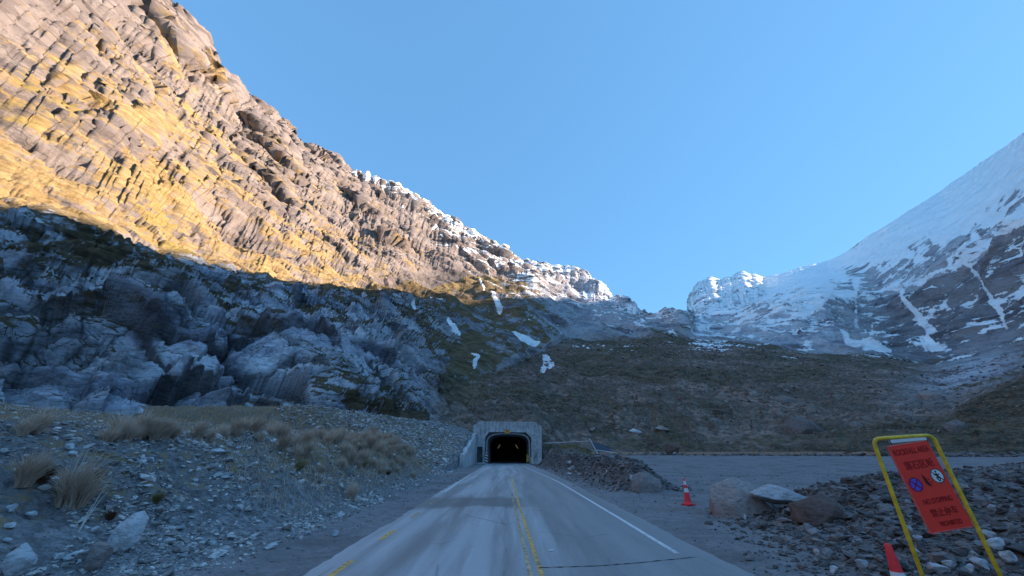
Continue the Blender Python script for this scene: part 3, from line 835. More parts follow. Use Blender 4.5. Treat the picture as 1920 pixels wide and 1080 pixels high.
def stud(loc, lab):
    bm = bmesh.new(); box(bm, (0, 0, .011), (.11, .10, .022), bevel=.008)
    o = bm_obj('road_stud', bm, M_wpaint); o.location = loc
    tag(o, lab, 'road stud')
    bm = bmesh.new(); box(bm, (0, -.051, .012), (.07, .006, .012)); bm_obj('reflector', bm, M_alu, o)
p = hit(1034, 1039); stud((p.x, p.y, 0), 'small white road stud on the dark right lane close to the yellow centre line')
p = hit(982, 889); stud((p.x, p.y, 0), 'small white road stud on the asphalt in front of the tunnel mouth')

# ------------------------------------------------------------------ tunnel portal
PX, PY = -0.78, 72.0
tp = tag(empty('tunnel_portal', (PX, PY, 0)), 'grey concrete road tunnel portal with chamfered corners set into the mountainside', 'tunnel portal')
outer = [(-6.0, 0), (-6.1, 6.3), (-5.0, 6.85), (4.8, 6.8), (6.0, 6.1), (5.85, 0)]
inner_r = [(4.25, 0), (4.25, 4.25), (3.3, 5.15), (-3.35, 5.2), (-4.05, 4.35), (-4.05, 0)]
niche = [(-4.45, 0), (-4.45, 2.75), (-5.45, 2.75), (-5.45, 0)]
bm = bmesh.new(); prism(bm, outer + inner_r + niche, 0, 1.3); bm_obj('facade', bm, M_conc, tp)
bm = bmesh.new()   # raised rim round the facade, proud of it
rim_o = [(-6.12, 0.0), (-6.22, 6.35), (-5.05, 6.97), (4.85, 6.92), (6.12, 6.17), (5.97, 0)]
rim_i = [(5.76, 0), (5.9, 6.05), (4.75, 6.7), (-4.95, 6.75), (-6.0, 6.25), (-5.9, 0)]
prism(bm, rim_o + rim_i, -.06, .5); bm_obj('rim', bm, M_conc2, tp)
bm = bmesh.new()   # lighter collar round the opening
col_o = [(4.62, 0), (4.62, 4.45), (3.5, 5.5), (-3.5, 5.55), (-4.4, 4.5)]
col_i = [(-4.06, 4.34), (-3.36, 5.19), (3.29, 5.14), (4.24, 4.24), (4.24, 0)]
prism(bm, col_o + col_i, -.12, .3); bm_obj('collar', bm, M_conc2, tp)
for x, a in ((-2.6, .5), (-1.6, -.4), (1.5, .35), (2.6, -.5), (4.4, .6)):
    bm = bmesh.new(); box(bm, (x, -.03, 6.1), (.13, .08, 1.1), Euler((0, a, 0))); bm_obj('rib', bm, M_conc2, tp)
# inner shotcrete arch
def arch(hw_l, hw_r, h, n=18):
    pts = [(hw_r, 0)]
    for k in range(n + 1):
        a = math.pi * k / n
        c, s_ = math.cos(a), math.sin(a)
        ex = .55
        x = (hw_r if c > 0 else hw_l) * (abs(c) ** ex)
        z = 2.6 + (h - 2.6) * (abs(s_) ** ex)
        pts.append((x if c > 0 else -x, z))
    pts.append((-hw_l, 0))
    return pts
A0 = arch(3.85, 4.0, 5.0); A1 = arch(4.1, 4.3, 5.3)
bm = bmesh.new()
def loft(bm, prof, ys, flip=False):
    rows = [[bm.verts.new((x, y, z)) for x, z in prof] for y in ys]
    for a, b in zip(rows, rows[1:]):
        for k in range(len(prof) - 1): bm.faces.new((a[k], a[k + 1], b[k + 1], b[k]))
loft(bm, A0, [.35, 8, 24, 52]); 
loft(bm, [(x * 1.08, z * 1.05) for x, z in A0], [.35, 52])
ra = [bm.verts.new((x, .35, z)) for x, z in A0]; rb = [bm.verts.new((x * 1.12, .35, z * 1.08)) for x, z in A0]
for k in range(len(A0) - 1): bm.faces.new((ra[k], ra[k + 1], rb[k + 1], rb[k]))
ends = [bm.verts.new((x, 52, z)) for x, z in A0]; bm.faces.new(ends)
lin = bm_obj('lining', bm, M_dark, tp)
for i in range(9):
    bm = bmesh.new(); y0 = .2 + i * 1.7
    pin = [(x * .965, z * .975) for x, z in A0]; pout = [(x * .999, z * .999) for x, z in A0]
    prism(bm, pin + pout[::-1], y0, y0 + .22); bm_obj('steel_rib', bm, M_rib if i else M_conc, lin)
for sx in (-1, 1):
    bm = bmesh.new(); box(bm, (sx * 1.9 - .1, 14, 2.95), (.16, .2, .95), Euler((0, sx * -.62, 0)), .03)
    bm_obj('lamp', bm, M_lamp, lin)
for x in (-2.5, -1.0, 1.9):
    bm = bmesh.new(); box(bm, (x, 12, .30), (.12, .05, .12), bevel=.01); bm_obj('reflector', bm, M_redref, lin)
bm = bmesh.new()   # pedestrian niche door
box(bm, (-4.95, .55, 1.35), (.98, .06, 2.7)); nd = bm_obj('niche_door', bm, M_dark, tp)
bm = bmesh.new(); box(bm, (-4.7, .49, 1.3), (.05, .06, .5), bevel=.01); bm_obj('handle', bm, M_alu, nd)
bm = bmesh.new(); box(bm, (-4.95, -.2, .09), (2.9, 1.8, .2), bevel=.03); bm_obj('kerb', bm, M_conc2, tp)
bm = bmesh.new(); box(bm, (4.95, -.2, .12), (1.9, 1.7, .26), bevel=.03); bm_obj('kerb', bm, M_conc2, tp)
# wing wall on the left holds back the scree
bm = bmesh.new()
prof = [(52.4, -.3), (52.4, 1.55), (55.5, 1.85), (57.0, 2.4), (60.5, 2.75), (62, 3.35), (66, 3.8), (68, 4.5), (72.0, 5.0), (72.0, -.3)]
a = [bm.verts.new((-6.15 - .012 * (y - 52), y, z)) for y, z in prof]; b = [bm.verts.new((-6.72 - .012 * (y - 52), y, z)) for y, z in prof]
bm.faces.new(a); bm.faces.new(b[::-1])
for k in range(len(a)): bm.faces.new((a[k], b[k], b[(k + 1) % len(a)], a[(k + 1) % len(a)]))
bmesh.ops.triangulate(bm, faces=[f for f in bm.faces if len(f.verts) > 4])
ww = bm_obj('wing_wall', bm, M_conc2)
ww.parent = tp; ww.matrix_parent_inverse = Matrix.Translation((-PX, -PY, 0))

# clearance sign over the opening
sg = tag(empty('clearance_sign', (PX - .05, PY - .16, 4.98)), 'small orange sign with a dark symbol fixed over the middle of the tunnel mouth', 'sign')
bm = bmesh.new(); box(bm, (0, 0, .30), (1.0, .06, .62), bevel=.03); pn = bm_obj('panel', bm, M_orange, sg)
bm = bmesh.new()
box(bm, (0, -.04, .44), (.52, .02, .05)); box(bm, (0, -.04, .33), (.07, .02, .2)); box(bm, (-.07, -.04, .24), (.22, .02, .05), Euler((0, .6, 0))); box(bm, (.07, -.04, .24), (.22, .02, .05), Euler((0, -.6, 0)))
bm_obj('symbol', bm, M_black, pn)

def hazard(loc, w, h, colm, lab, lean):
    t = tag(empty('hazard_marker', loc), lab, 'hazard marker', 'striped hazard markers at the tunnel mouth')
    bm = bmesh.new(); box(bm, (0, 0, h / 2 + .15), (w, .05, h), bevel=.006); b = bm_obj('board', bm, M_black, t)
    n = 4
    for i in range(n):
        z0 = .18 + (i + .25) * h / n; bm = bmesh.new()
        hh = h / n * .46; sl = w * .55 * lean
        vs = [(-w / 2 + .02, z0 + (sl if sl > 0 else 0)), (w / 2 - .02, z0 - (sl if sl < 0 else 0)), (w / 2 - .02, z0 + hh - (sl if sl < 0 else 0)), (-w / 2 + .02, z0 + hh + (sl if sl > 0 else 0))]
        vs = [(x, min(max(z, .17), h + .13)) for x, z in vs]
        f = [bm.verts.new((x, -.032, z)) for x, z in vs]; g_ = [bm.verts.new((x, -.026, z)) for x, z in vs]
        bm.faces.new(f); bm.faces.new(g_[::-1])
        for k in range(4): bm.faces.new((f[k], g_[k], g_[(k + 1) % 4], f[(k + 1) % 4]))
        bm_obj('stripe', bm, colm, b)
    bm = bmesh.new(); tube(bm, [(0, .06, 0), (0, .06, h + .1)], .035, 8); bm_obj('post', bm, M_alu, t)
M_hy = simple('hazard_yellow', (.70, .46, .06), .5)
hazard((PX - 3.72, PY - .5, 0.0), .5, 1.75, M_wpaint, 'black and white striped hazard board at the left side of the tunnel mouth', .8)
hazard((PX + 3.55, PY - .5, 0.0), .5, 1.35, M_hy, 'black and yellow striped hazard board at the right side of the tunnel mouth', -.8)
# pale box right of the marker; small block on the scree left
bm = bmesh.new(); box(bm, (0, 0, .42), (.55, .5, .84), bevel=.03); o = bm_obj('utility_cabinet', bm, M_conc2); o.location = (PX + 4.3, PY - .62, .24)
bm = bmesh.new(); box(bm, (0, -.265, .42), (.45, .02, .7), bevel=.008); d_ = bm_obj('door', bm, simple('cabinet_door', (.50, .50, .38), .5), o)
bm = bmesh.new(); box(bm, (.15, -.285, .42), (.03, .02, .1)); bm_obj('handle', bm, M_alu, d_)
tag(o, 'squat pale concrete cabinet beside the black and yellow board at the tunnel mouth', 'cabinet')
p = place(872, 809, 67.0); zz = gz(p.x, p.y)
bm = bmesh.new(); box(bm, (0, 0, .5), (2.3, 1.2, 1.0), bevel=.08); box(bm, (0, 0, 1.04), (2.5, 1.4, .10), bevel=.02)
o = bm_obj('concrete_block', bm, M_conc2); o.location = (p.x, p.y, zz - .1)
tag(o, 'grey concrete block half sunk in the scree above the wing wall, left of the portal', 'concrete block')

# ------------------------------------------------------------------ traffic cones
def cone(loc, rotz, lab, h=.92):
    t = tag(empty('traffic_cone', loc, (0, 0, rotz)), lab, 'traffic cone', 'traffic cones beside the road')
    bm = bmesh.new(); box(bm, (0, 0, .022), (.40, .40, .044), bevel=.015)
    n = 28
    prof = [(.185, .042), (.165, .075), (.125, .10), (.118, .14)]
    def rr(z): return .122 - .094 * (z - .12) / (h - .12)
    bmb = bm_obj('base', bm, M_cone, t)
    bm = bmesh.new()
    prof += [(rr(z), z) for z in np.linspace(.16, h - .02, 12)] + [(rr(h) * .8, h), (.001, h)]
    rings = [[bm.verts.new((r * math.cos(2 * math.pi * k / n), r * math.sin(2 * math.pi * k / n), z)) for k in range(n)] for r, z in prof]
    for a, b in zip(rings, rings[1:]):
        for k in range(n): bm.faces.new((a[k], a[(k + 1) % n], b[(k + 1) % n], b[k]))
    bm_obj('body', bm, M_cone, t, True)
    for z0, z1 in ((.44, .58), (.70, .84)):
        bm = bmesh.new()
        R2 = [[bm.verts.new(((rr(z) + .004) * math.cos(2 * math.pi * k / n), (rr(z) + .004) * math.sin(2 * math.pi * k / n), z)) for k in range(n)] for z in (z0, z1)]
        for k in range(n): bm.faces.new((R2[0][k], R2[0][(k + 1) % n], R2[1][(k + 1) % n], R2[1][k]))
        bm_obj('reflective_sleeve', bm, M_coneW, t, True)
p = hit(1291, 947); c1 = p.copy()
cone((p.x, p.y, p.z), .35, 'orange traffic cone with two white sleeves standing alone on the gravel lot')
yc = 4.62; pc = place(1664, 1021, yc); zc = gz(pc.x, yc)
cone((pc.x, yc, zc), .8, 'orange traffic cone partly out of view at the foot of the yellow sign frame', h=pc.z - zc + .01)

# ------------------------------------------------------------------ rockfall sign on a yellow tubular stand
SY = 4.8
def sp(u, v): return place(u, v, SY)
st = tag(empty('rockfall_sign', (4.9, SY, gz(4.9, SY))), 'red rockfall warning board hanging in a yellow tubular steel stand beside the road', 'sign')
def child(name, bm, mat, par, sm=False):
    o = bm_obj(name, bm, mat, par, sm); 
    return o
base = Vector(st.location)
def rel(p): return Vector(p) - base
zl = gz(sp(1730, 1080).x, SY) - .03
legL = Vector((sp(1730, 1080).x, SY, zl)); 
topL = sp(1643, 830); topR = sp(1757, 822); 
x_r = sp(1762, 845).x; x_rb = sp(1880, 1080).x + .02
legR = Vector((x_rb, SY, gz(x_rb, SY) - .03))
TLc = Vector((legL.x - .005, SY, sp(1640, 822).z)); TRc = Vector((x_r, SY, sp(1750, 816).z))
pts = [legL, TLc + Vector((0, 0, -.5)), TLc + Vector((0, 0, -.14))]
for k in range(1, 7):
    a = math.pi / 2 * k / 7; rr_ = .085; pts.append(TLc + Vector((rr_ * (1 - math.cos(a)), 0, -rr_ * (1 - math.sin(a)))))
pts.append(TLc.lerp(TRc, .5))
for k in range(1, 7):
    a = math.pi / 2 * k / 7; rr_ = .085; pts.append(TRc + Vector((-rr_ * (1 - math.sin(a)), 0, -rr_ * (1 - math.cos(a)))))
pts += [TRc + Vector((.0, 0, -.14)), TRc.lerp(legR, .5), legR]
bm = bmesh.new(); tube(bm, [rel(p) for p in pts], .0205, 14); fr = child('frame', bm, M_ypaint, st, True)
for L_ in (legL, legR):
    bm = bmesh.new(); tube(bm, [rel(L_ + Vector((0, -.35, .02))), rel(L_ + Vector((0, .35, .02)))], .0165, 10)
    child('foot', bm, M_ypaint, fr, True)
hb0, hb1 = sp(1668, 828) , sp(1736, 822)
bm = bmesh.new(); mid = (hb0 + hb1) / 2; L_ = (hb1 - hb0).length
box(bm, rel(mid), (L_, .025, .035), Euler((0, -math.atan2(hb1.z - hb0.z, hb1.x - hb0.x), 0)), .004); child('hanger_bar', bm, M_wpaint, st)
for q in (hb0, hb1):
    bm = bmesh.new(); tube(bm, [rel(q + Vector((0, 0, .06))), rel(q + Vector((0, -.01, -.03)))], .005, 6)
    child('hook', bm, M_black, st)
# the board hangs slightly crooked
c = [sp(1663, 835), sp(1738, 827), sp(1822, 985), sp(1745, 1003)]
ax = ((c[1] - c[0]).normalized() + (c[2] - c[3]).normalized()).normalized()
ay = Vector((-ax.z, 0, ax.x))
cen = sum(c, Vector()) / 4
BW = ((c[1] - c[0]).length + (c[2] - c[3]).length) / 2; BH = ((c[0] - c[3]).length + (c[1] - c[2]).length) / 2
Rm = Matrix((ax, Vector((0, 1, 0)), ay)).transposed()
brot = Rm.to_euler()
bd = empty('board_pivot', (0, 0, 0))
bpy.data.objects.remove(bd)
bm = bmesh.new(); box(bm, (0, 0, 0), (BW, .012, BH), bevel=.003)
board = bm_obj('board', bm, M_red, st); board.location = rel(cen); board.rotation_euler = brot
bm = bmesh.new()
for z in (-BH / 2 + .004, BH / 2 - .004): box(bm, (0, 0, z), (BW + .006, .018, .010))
for x in (-BW / 2, BW / 2): box(bm, (x, 0, 0), (.006, .018, BH))
bm_obj('board_edge', bm, simple('red_edge', (.85, .12, .10), .4), board)

def text_mesh(s, size, x, z, mat, sx=1.0, name='lettering'):
    cu = bpy.data.curves.new('t', 'FONT'); cu.body = s; cu.size = size; cu.align_x = 'CENTER'; cu.align_y = 'CENTER'; cu.extrude = .0008
    cu.offset = size * .012
    ob = bpy.data.objects.new('t', cu); COL.objects.link(ob)
    bpy.context.view_layer.update()
    dg = bpy.context.evaluated_depsgraph_get()
    me = bpy.data.meshes.new_from_object(ob.evaluated_get(dg))
    bpy.data.objects.remove(ob)
    M = Matrix.Translation((x, -.0085, z)) @ Matrix.Rotation(R(90), 4, 'X') @ Matrix.Diagonal((sx, 1, 1, 1))
    me.transform(M); me.materials.clear(); me.materials.append(mat)
    o = bpy.data.objects.new(name, me); COL.objects.link(o); o.parent = board
    return o
H2 = BH / 2
text_mesh('ROCKFALL AREA', .088, 0, H2 - .085, M_dred, .66)
text_mesh('落石区域', .095, .01, H2 - .235, M_dred, .95)
text_mesh('NO STOPPING', .072, .01, H2 - .60, M_dred, .74)
text_mesh('禁止停车', .085, .02, H2 - .715, M_dred, .95)
text_mesh('PROHIBITED', .062, .03, H2 - .82, M_dred, .74)
def disc(bm, x, z, r0, r1, y, n=32, t=.002):
    a = [bm.verts.new((x + r1 * math.cos(2 * math.pi * k / n), y, z + r1 * math.sin(2 * math.pi * k / n))) for k in range(n)]
    if r0 <= 0: bm.faces.new(a)
    else:
        b = [bm.verts.new((x + r0 * math.cos(2 * math.pi * k / n), y, z + r0 * math.sin(2 * math.pi * k / n))) for k in range(n)]
        for k in range(n): bm.faces.new((a[k], a[(k + 1) % n], b[(k + 1) % n], b[k]))
zs = H2 - .40; rs = .075
bm = bmesh.new(); disc(bm, -BW / 2 + .105, zs - .02, 0, rs, -.0075); sy = bm_obj('no_stopping_symbol', bm, M_purple, board)
bm = bmesh.new(); disc(bm, -BW / 2 + .105, zs - .02, rs - .012, rs, -.0085)
for a in (.785, -.785): box(bm, (-BW / 2 + .105, -.0085, zs - .02), (rs * 1.9, .001, .013), Euler((0, a, 0)))
bm_obj('red_cross', bm, simple('dark_red_paint', (.30, .01, .04), .5), sy)
bm = bmesh.new(); disc(bm, BW / 2 - .10, zs + .03, 0, rs, -.0075); sy = bm_obj('no_walking_symbol', bm, M_wpaint, board)
bm = bmesh.new(); disc(bm, BW / 2 - .10, zs + .03, rs - .008, rs, -.0085)
for dx, dz, l, w, a in ((0, .0, .05, .022, 1.5), (-.012, -.035, .05, .011, 1.1), (.014, -.034, .05, .011, 2.0), (-.018, .01, .035, .008, .6), (.018, .008, .035, .008, -.6), (0, 0, .14, .009, .785)):
    box(bm, (BW / 2 - .10 + dx, -.0088 - .0004 * abs(a), zs + .03 + dz), (l, .001, w), Euler((0, a, 0)))
disc(bm, BW / 2 - .10, zs + .073, 0, .011, -.0092)
bm_obj('figure', bm, M_black, sy)
bm = bmesh.new()
for poly_ in ([(-.03, .075), (.0, .03), (.006, -.01), (.03, -.06), (-.01, -.05), (-.03, -.02)], [(.012, .03), (.03, .012), (.02, -.002)], [(.034, -.01), (.05, -.03), (.03, -.03)]):
    bm.faces.new([bm.verts.new((.005 + x, -.0085, zs + z)) for x, z in poly_])
bm_obj('falling_rock_symbol', bm, simple('sign_black', (.10, .008, .008), .5), board)

# ------------------------------------------------------------------ rocks
def hull(n, sc, seed, keep=1.0):
    rnd = random.Random(seed); bm = bmesh.new()
    for i in range(n):
        v = Vector((rnd.gauss(0, 1), rnd.gauss(0, 1), rnd.gauss(0, 1))).normalized() * rnd.uniform(.8, 1.0)
        bm.verts.new((v.x * sc[0], v.y * sc[1], v.z * sc[2]))
    r = bmesh.ops.convex_hull(bm, input=bm.verts)
    bmesh.ops.delete(bm, geom=list({g for g in r['geom_interior'] + r['geom_unused'] if isinstance(g, bmesh.types.BMVert)}), context='VERTS')
    return bm

TPL = []
for i in range(14):
    bm = hull(13, (1, random.uniform(.55, .9), random.uniform(.30, .62)), 100 + i)
    bmesh.ops.triangulate(bm, faces=bm.faces)
    bm.verts.index_update()
    TPL.append((np.array([v.co[:] for v in bm.verts], np.float32), np.array([[v.index for v in f.verts] for f in bm.faces], np.int32)))
    bm.free()

def scatter(name, pts, size, mat, label, cat, tone=None, sink=.25):
    """one mesh of loose stones lying on the ground (nobody could count them)"""
    n = len(pts); Vs, Fs, Ts = [], [], []; off = 0
    tl = RNG.random(n) if tone is None else tone
    which = RNG.integers(0, len(TPL), n)
    for k in range(len(TPL)):
        ids = np.where(which == k)[0]
        if not len(ids): continue
        V, F = TPL[k]; m = len(ids)
        yaw = RNG.random(m) * 6.283; tx = (RNG.random(m) - .5) * .9; s = size[ids]
        c, sn = np.cos(yaw), np.sin(yaw)
        vx, vy, vz = V[:, 0][None], V[:, 1][None], V[:, 2][None]
        vz2 = vz + vx * tx[:, None]
        X = (vx * c[:, None] - vy * sn[:, None]) * s[:, None] + pts[ids, 0][:, None]
        Y = (vx * sn[:, None] + vy * c[:, None]) * s[:, None] + pts[ids, 1][:, None]
        Z = vz2 * s[:, None] + pts[ids, 2][:, None] + (s * (.32 - sink))[:, None]
        Vs.append(np.stack([X, Y, Z], -1).reshape(-1, 3))
        Fs.append((F[None] + (np.arange(m) * len(V))[:, None, None] + off).reshape(-1, 3)); off += m * len(V)
        Ts.append(np.repeat(tl[ids], len(V)))
    o = np_mesh(name, np.concatenate(Vs), np.concatenate(Fs), mat, False, {'tone': np.concatenate(Ts)})
    tag(o, label, cat, kind='stuff')
    return o

def pts_from(x, y): return np.stack([x, y, ground_z(x, y)], -1)
def polar(n, a0, a1, r0, r1):
    a = np.radians(RNG.uniform(a0, a1, n)); r = np.exp(RNG.uniform(math.log(r0), math.log(r1), n)); return r * np.sin(a), r * np.cos(a)
# left bank rubble
x, y = polar(125000, -66, -6, 5.0, 62); d = -x; s = d - foot_l(y)
clump = fbm(x * .35, y * .35, 0 * x, 3, 44)
k = (s > -.35) & (RNG.random(len(x)) < np.where(s < .4, .35 + .3 * (s > 0), 1) * np.where((y > 14) & (y < 40) & (s > .8) & (s < 6), .35, 1) * (.55 + clump * 1.2))
k &= ~((y > 40) & (s > 1))
x, y = x[k], y[k]; r = np.hypot(x, y)
sz = np.exp(RNG.normal(math.log(.030), .58, len(x))) * np.clip(r / 10, .8, 2.0)
scatter('rubble', pts_from(x, y), np.clip(sz, .012, .24), M_stoneL, 'loose blue grey broken stones covering the bank left of the road', 'gravel', RNG.random(len(x)) ** 1.5)
# scree by the portal
x = RNG.uniform(-26, -6.9, 16000); y = RNG.uniform(39, 74, 16000)
sz = np.exp(RNG.normal(math.log(.13), .45, len(x)))
scatter('scree', pts_from(x, y), np.clip(sz, .05, .5), M_stoneL, 'slope of loose grey blue broken rock between the cliff and the wing wall', 'scree', RNG.random(len(x)) ** 2.2)
# berm on the right
n = 12000; y = RNG.uniform(22, 66, n); x = berm_x(y) + RNG.normal(0, 1.05, n)
sz = np.exp(RNG.normal(math.log(.085), .5, n))
scatter('rubble', pts_from(x, y), np.clip(sz, .03, .32), M_stone, 'brown grey rubble piled in a low ridge between the road and the gravel lot', 'rubble', RNG.random(n) ** 1.6)
# heap on the right foreground
x, y = polar(40000, 18, 68, 5.0, 36)
xf = np.interp(y, [0, 3, 8, 14.3, 20], [3.6, 4.0, 5.0, 7.0, 9.0]); ry = 14.3 + np.maximum(0, x - 11) * .35
k = (x > xf - .3 + RNG.normal(0, .35, len(x))) & (y < ry + 2.2) & (RNG.random(len(x)) < .35 + .65 * smooth((x - xf) / 2))
x, y = x[k], y[k]; r = np.hypot(x, y)
sz = np.exp(RNG.normal(math.log(.030), .72, len(x))) * np.clip(r / 9, .8, 1.8)
scatter('rubble', pts_from(x, y), np.clip(sz, .018, .30), M_stone, 'dark broken stones covering the heap behind the yellow sign stand', 'rubble', RNG.random(len(x)) ** 2.4)
# sparse grit along the shoulders and lot
x, y = polar(9000, -50, 66, 5.5, 60); d = -x
k = ((d > 3.9) & (d < foot_l(y))) | ((x > 4.3))
x, y = x[k], y[k]; sz = np.exp(RNG.normal(math.log(.014), .5, len(x))) * np.clip(np.hypot(x, y) / 8, 1, 4)
scatter('gravel', pts_from(x, y), np.clip(sz, .008, .12), M_stone, 'small loose stones sprinkled over the compacted gravel beside the road', 'gravel', RNG.random(len(x)))
# rocks along the far side of the lot and lower hillside
n = 5000; a = np.radians(RNG.uniform(4, 55, n)); rr_ = RNG.uniform(84, 100, n); x, y = rr_ * np.sin(a), rr_ * np.cos(a)
sz = np.exp(RNG.normal(math.log(.22), .6, n))
scatter('rubble', pts_from(x, y), np.clip(sz, .1, 1.0), M_stone, 'scattered rocks along the far edge of the gravel lot', 'rubble', RNG.random(n) ** 1.5)

x = HILL_PTS; r = np.linalg.norm(x, axis=1)
sz = np.exp(RNG.normal(math.log(.0017), .55, len(x))) * r
scatter('rubble', x, np.clip(sz, .1, 2.2), M_hstone, 'broken rocks strewn over the brown hillside behind the tunnel', 'rubble', RNG.random(len(x)) ** 2.2)

SHAPES = {
 'wedge': [(-1,-.5,-.9),(-1.02,-.3,.1),(-.82,.1,.55),(-.45,-.1,.88),(-.05,.1,1.0),(.35,0,.78),(.85,.1,.35),(1.0,.1,-.2),(.95,0,-.9),(-.55,-.9,-.9),(-.6,-.85,-.1),(-.25,-.6,.55),(.25,-.75,.1),(.6,-.7,-.4),(.5,-.8,-.9),(-.8,.8,-.9),(.7,.8,-.9),(-.3,.8,.5),(.4,.8,.3)],
 'slab': [(-1,-.3,.05),(-.95,.3,.2),(-.25,.4,.95),(-.3,-.1,.85),(.1,-.5,.5),(.95,-.2,-.35),(1,.3,-.25),(.85,0,-.55),(-.5,-.6,-.25),(.3,-.6,-.45),(-.7,.5,-.5),(.5,.6,-.8),(-.2,.2,-.9),(.15,.5,.75)],
 'mound': [(-1,-.2,-.7),(-.8,-.4,.1),(-.4,-.2,.7),(.1,-.1,.85),(.6,0,.6),(1,.1,-.1),(1,0,-.8),(-.3,-.9,-.2),(.4,-.9,-.3),(0,-.8,.35),(-.6,.7,.2),(.5,.8,.3),(-.7,-.7,-.8),(.7,-.8,-.8),(-.6,.8,-.8),(.6,.8,-.8)],
 'round': [(-.9,-.4,-.7),(-1,-.1,-.1),(-.75,0,.4),(.1,-.2,.9),(.55,0,1),(.95,0,.45),(.9,-.1,-.4),(.5,-.6,-.85),(-.5,-.7,-.9),(-.4,-.8,.2),(.5,-.75,.4),(.6,-.8,-.3),(-.5,.7,.3),(.5,.8,.6),(0,.8,-.8)]}
def boulder_mesh(seed, sc, n=26, rough=.05, bev=.06, lv=3):
    if isinstance(n, str):
        rough, bev = .032, .03
        bm = bmesh.new()
        for p_ in SHAPES[n]: bm.verts.new((p_[0] * sc[0], p_[1] * sc[1], p_[2] * sc[2]))
        r = bmesh.ops.convex_hull(bm, input=bm.verts)
        bmesh.ops.delete(bm, geom=list({g for g in r['geom_interior'] + r['geom_unused'] if isinstance(g, bmesh.types.BMVert)}), context='VERTS')
    else:
        bm = hull(n, sc, seed)
    bmesh.ops.bevel(bm, geom=bm.edges[:], offset=bev * min(sc), segments=2, affect='EDGES', clamp_overlap=True)
    bmesh.ops.triangulate(bm, faces=bm.faces)
    m = max(sc)
    for _ in range(lv):
        es = [e for e in bm.edges if e.calc_length() > m * .09]
        if not es: break
        bmesh.ops.subdivide_edges(bm, edges=es, cuts=1); bmesh.ops.triangulate(bm, faces=bm.faces)
    bm.normal_update()
    co = np.array([v.co[:] for v in bm.verts], np.float32) / m
    dsp = fbm(co[:, 0] * 2 + seed, co[:, 1] * 2, co[:, 2] * 3.5, 5, seed, .55) * rough * m
    st_ = np.abs(perlin(co[:, 0] * 1.5, co[:, 1] * 1.5 + seed, co[:, 2] * 7 + co[:, 0] * 3, seed + 9)) * rough * .8 * m
    for v, q, w in zip(bm.verts, dsp, st_): v.co += v.normal * float(q - w)
    return bm

def boulder(u, v, w_px, h_px, mat, label, seed, depth=.8, rot=0, tilt=0, cat='boulder', group=None, sink=.18, n=26, tone=.5, yd=None, name=None, tilty=0):
    p = hit(u, v) if yd is None else place(u, v, yd)
    if p is None: p = place(u, v, 95)
    f, _ = fwd_up(v); px = p.y / float(f)
    w = w_px * px * .5; h = h_px * px * .5 / (1 - sink * .5)
    bm = boulder_mesh(seed, (w, w * depth, h), n)
    o = bm_obj(name or 'boulder', bm, mat, None, True)
    a = o.data.attributes.new('tone', 'FLOAT', 'POINT'); a.data.foreach_set('value', np.full(len(o.data.vertices), tone, np.float32))
    try:
        o.data.set_sharp_from_angle(angle=R(34))
    except Exception: pass
    o.location = (p.x, p.y + w * depth * .5, gz(p.x, p.y) + h * (1 - sink) * .9 if yd is None else p.z + h * .8)
    o.rotation_euler = (tilt, tilty, rot)
    tag(o, label, cat, group)
    return o
boulder(1408, 966, 126, 66, M_boul, 'largest grey boulder with a faceted face at the left end of the right hand heap', 31, .8, 0, tone=.85, n='wedge', sink=.2)
boulder(1486, 958, 116, 46, M_boulb, 'tilted flat slab with a pale blue top leaning beside the largest boulder', 38, .7, 0, tone=.45, n='slab', sink=-.35)
boulder(1560, 974, 120, 46, M_brown, 'rusty brown low boulder half buried in the right hand heap', 41, .8, .1, tone=.2, n='mound', sink=.45)
boulder(1218, 922, 62, 36, M_boul, 'blue grey boulder at the end of the rubble ridge beside the lone cone', 52, .7, 0, tone=.3, n='wedge', tilty=.1)
boulder(1266, 853, 34, 26, M_brown, 'dark boulder on the far edge of the gravel lot', 63, .9, .4, tone=0, n=22)
boulder(218, 1032, 62, 66, M_boulb, 'large pale blue boulder on the left bank above the shoulder', 71, .8, 0, tone=.9, n='round')
boulder(160, 1072, 56, 52, M_boul, 'dull purple grey boulder below the large pale one on the left bank', 75, .8, .2, tone=.3, n=22)
boulder(12, 1085, 50, 62, M_boulb, 'pale blue boulder cut off by the bottom left corner of the view', 77, .8, .9, tone=.85)
boulder(404, 856, 38, 16, M_boulb, 'flat white stone lying on the left bank top under the cliff', 81, .6, .2, tone=1.3, cat='stone', name='stone', n=16)
boulder(124, 844, 20, 16, M_boulb, 'upright white stone on the gravel under the left cliff', 83, .8, .1, tone=1.4, cat='stone', name='stone', n=12)
boulder(130, 856, 18, 10, M_boulb, 'small flat pale stone just below the upright white stone', 84, .8, .1, tone=1.2, cat='stone', name='stone', n=14)
boulder(1516, 975, 20, 18, M_boul, 'dark stone in the heap between the slab and the brown boulder', 85, .8, .1, tone=.1, cat='stone', name='stone')
boulder(1464, 993, 16, 16, M_boul, 'lilac triangular stone low on the heap right of the largest boulder', 86, .8, .1, tone=1.0, cat='stone', name='stone', n=10)
boulder(1399, 975, 10, 13, M_boulb, 'small white stone at the foot of the largest boulder', 87, .8, .1, tone=1.4, cat='stone', name='stone', n=10)
boulder(1568, 1076, 22, 14, M_boulb, 'pale stone near the bottom edge of the heap left of the near cone', 88, .8, .1, tone=1.2, cat='stone', name='stone', n=12)
boulder(1228, 815, 34, 12, M_boul, 'pale flat rock on the hillside above the dark boulder', 91, .8, .1, tone=1.0, cat='stone', name='stone', yd=112, n=14) if False else None
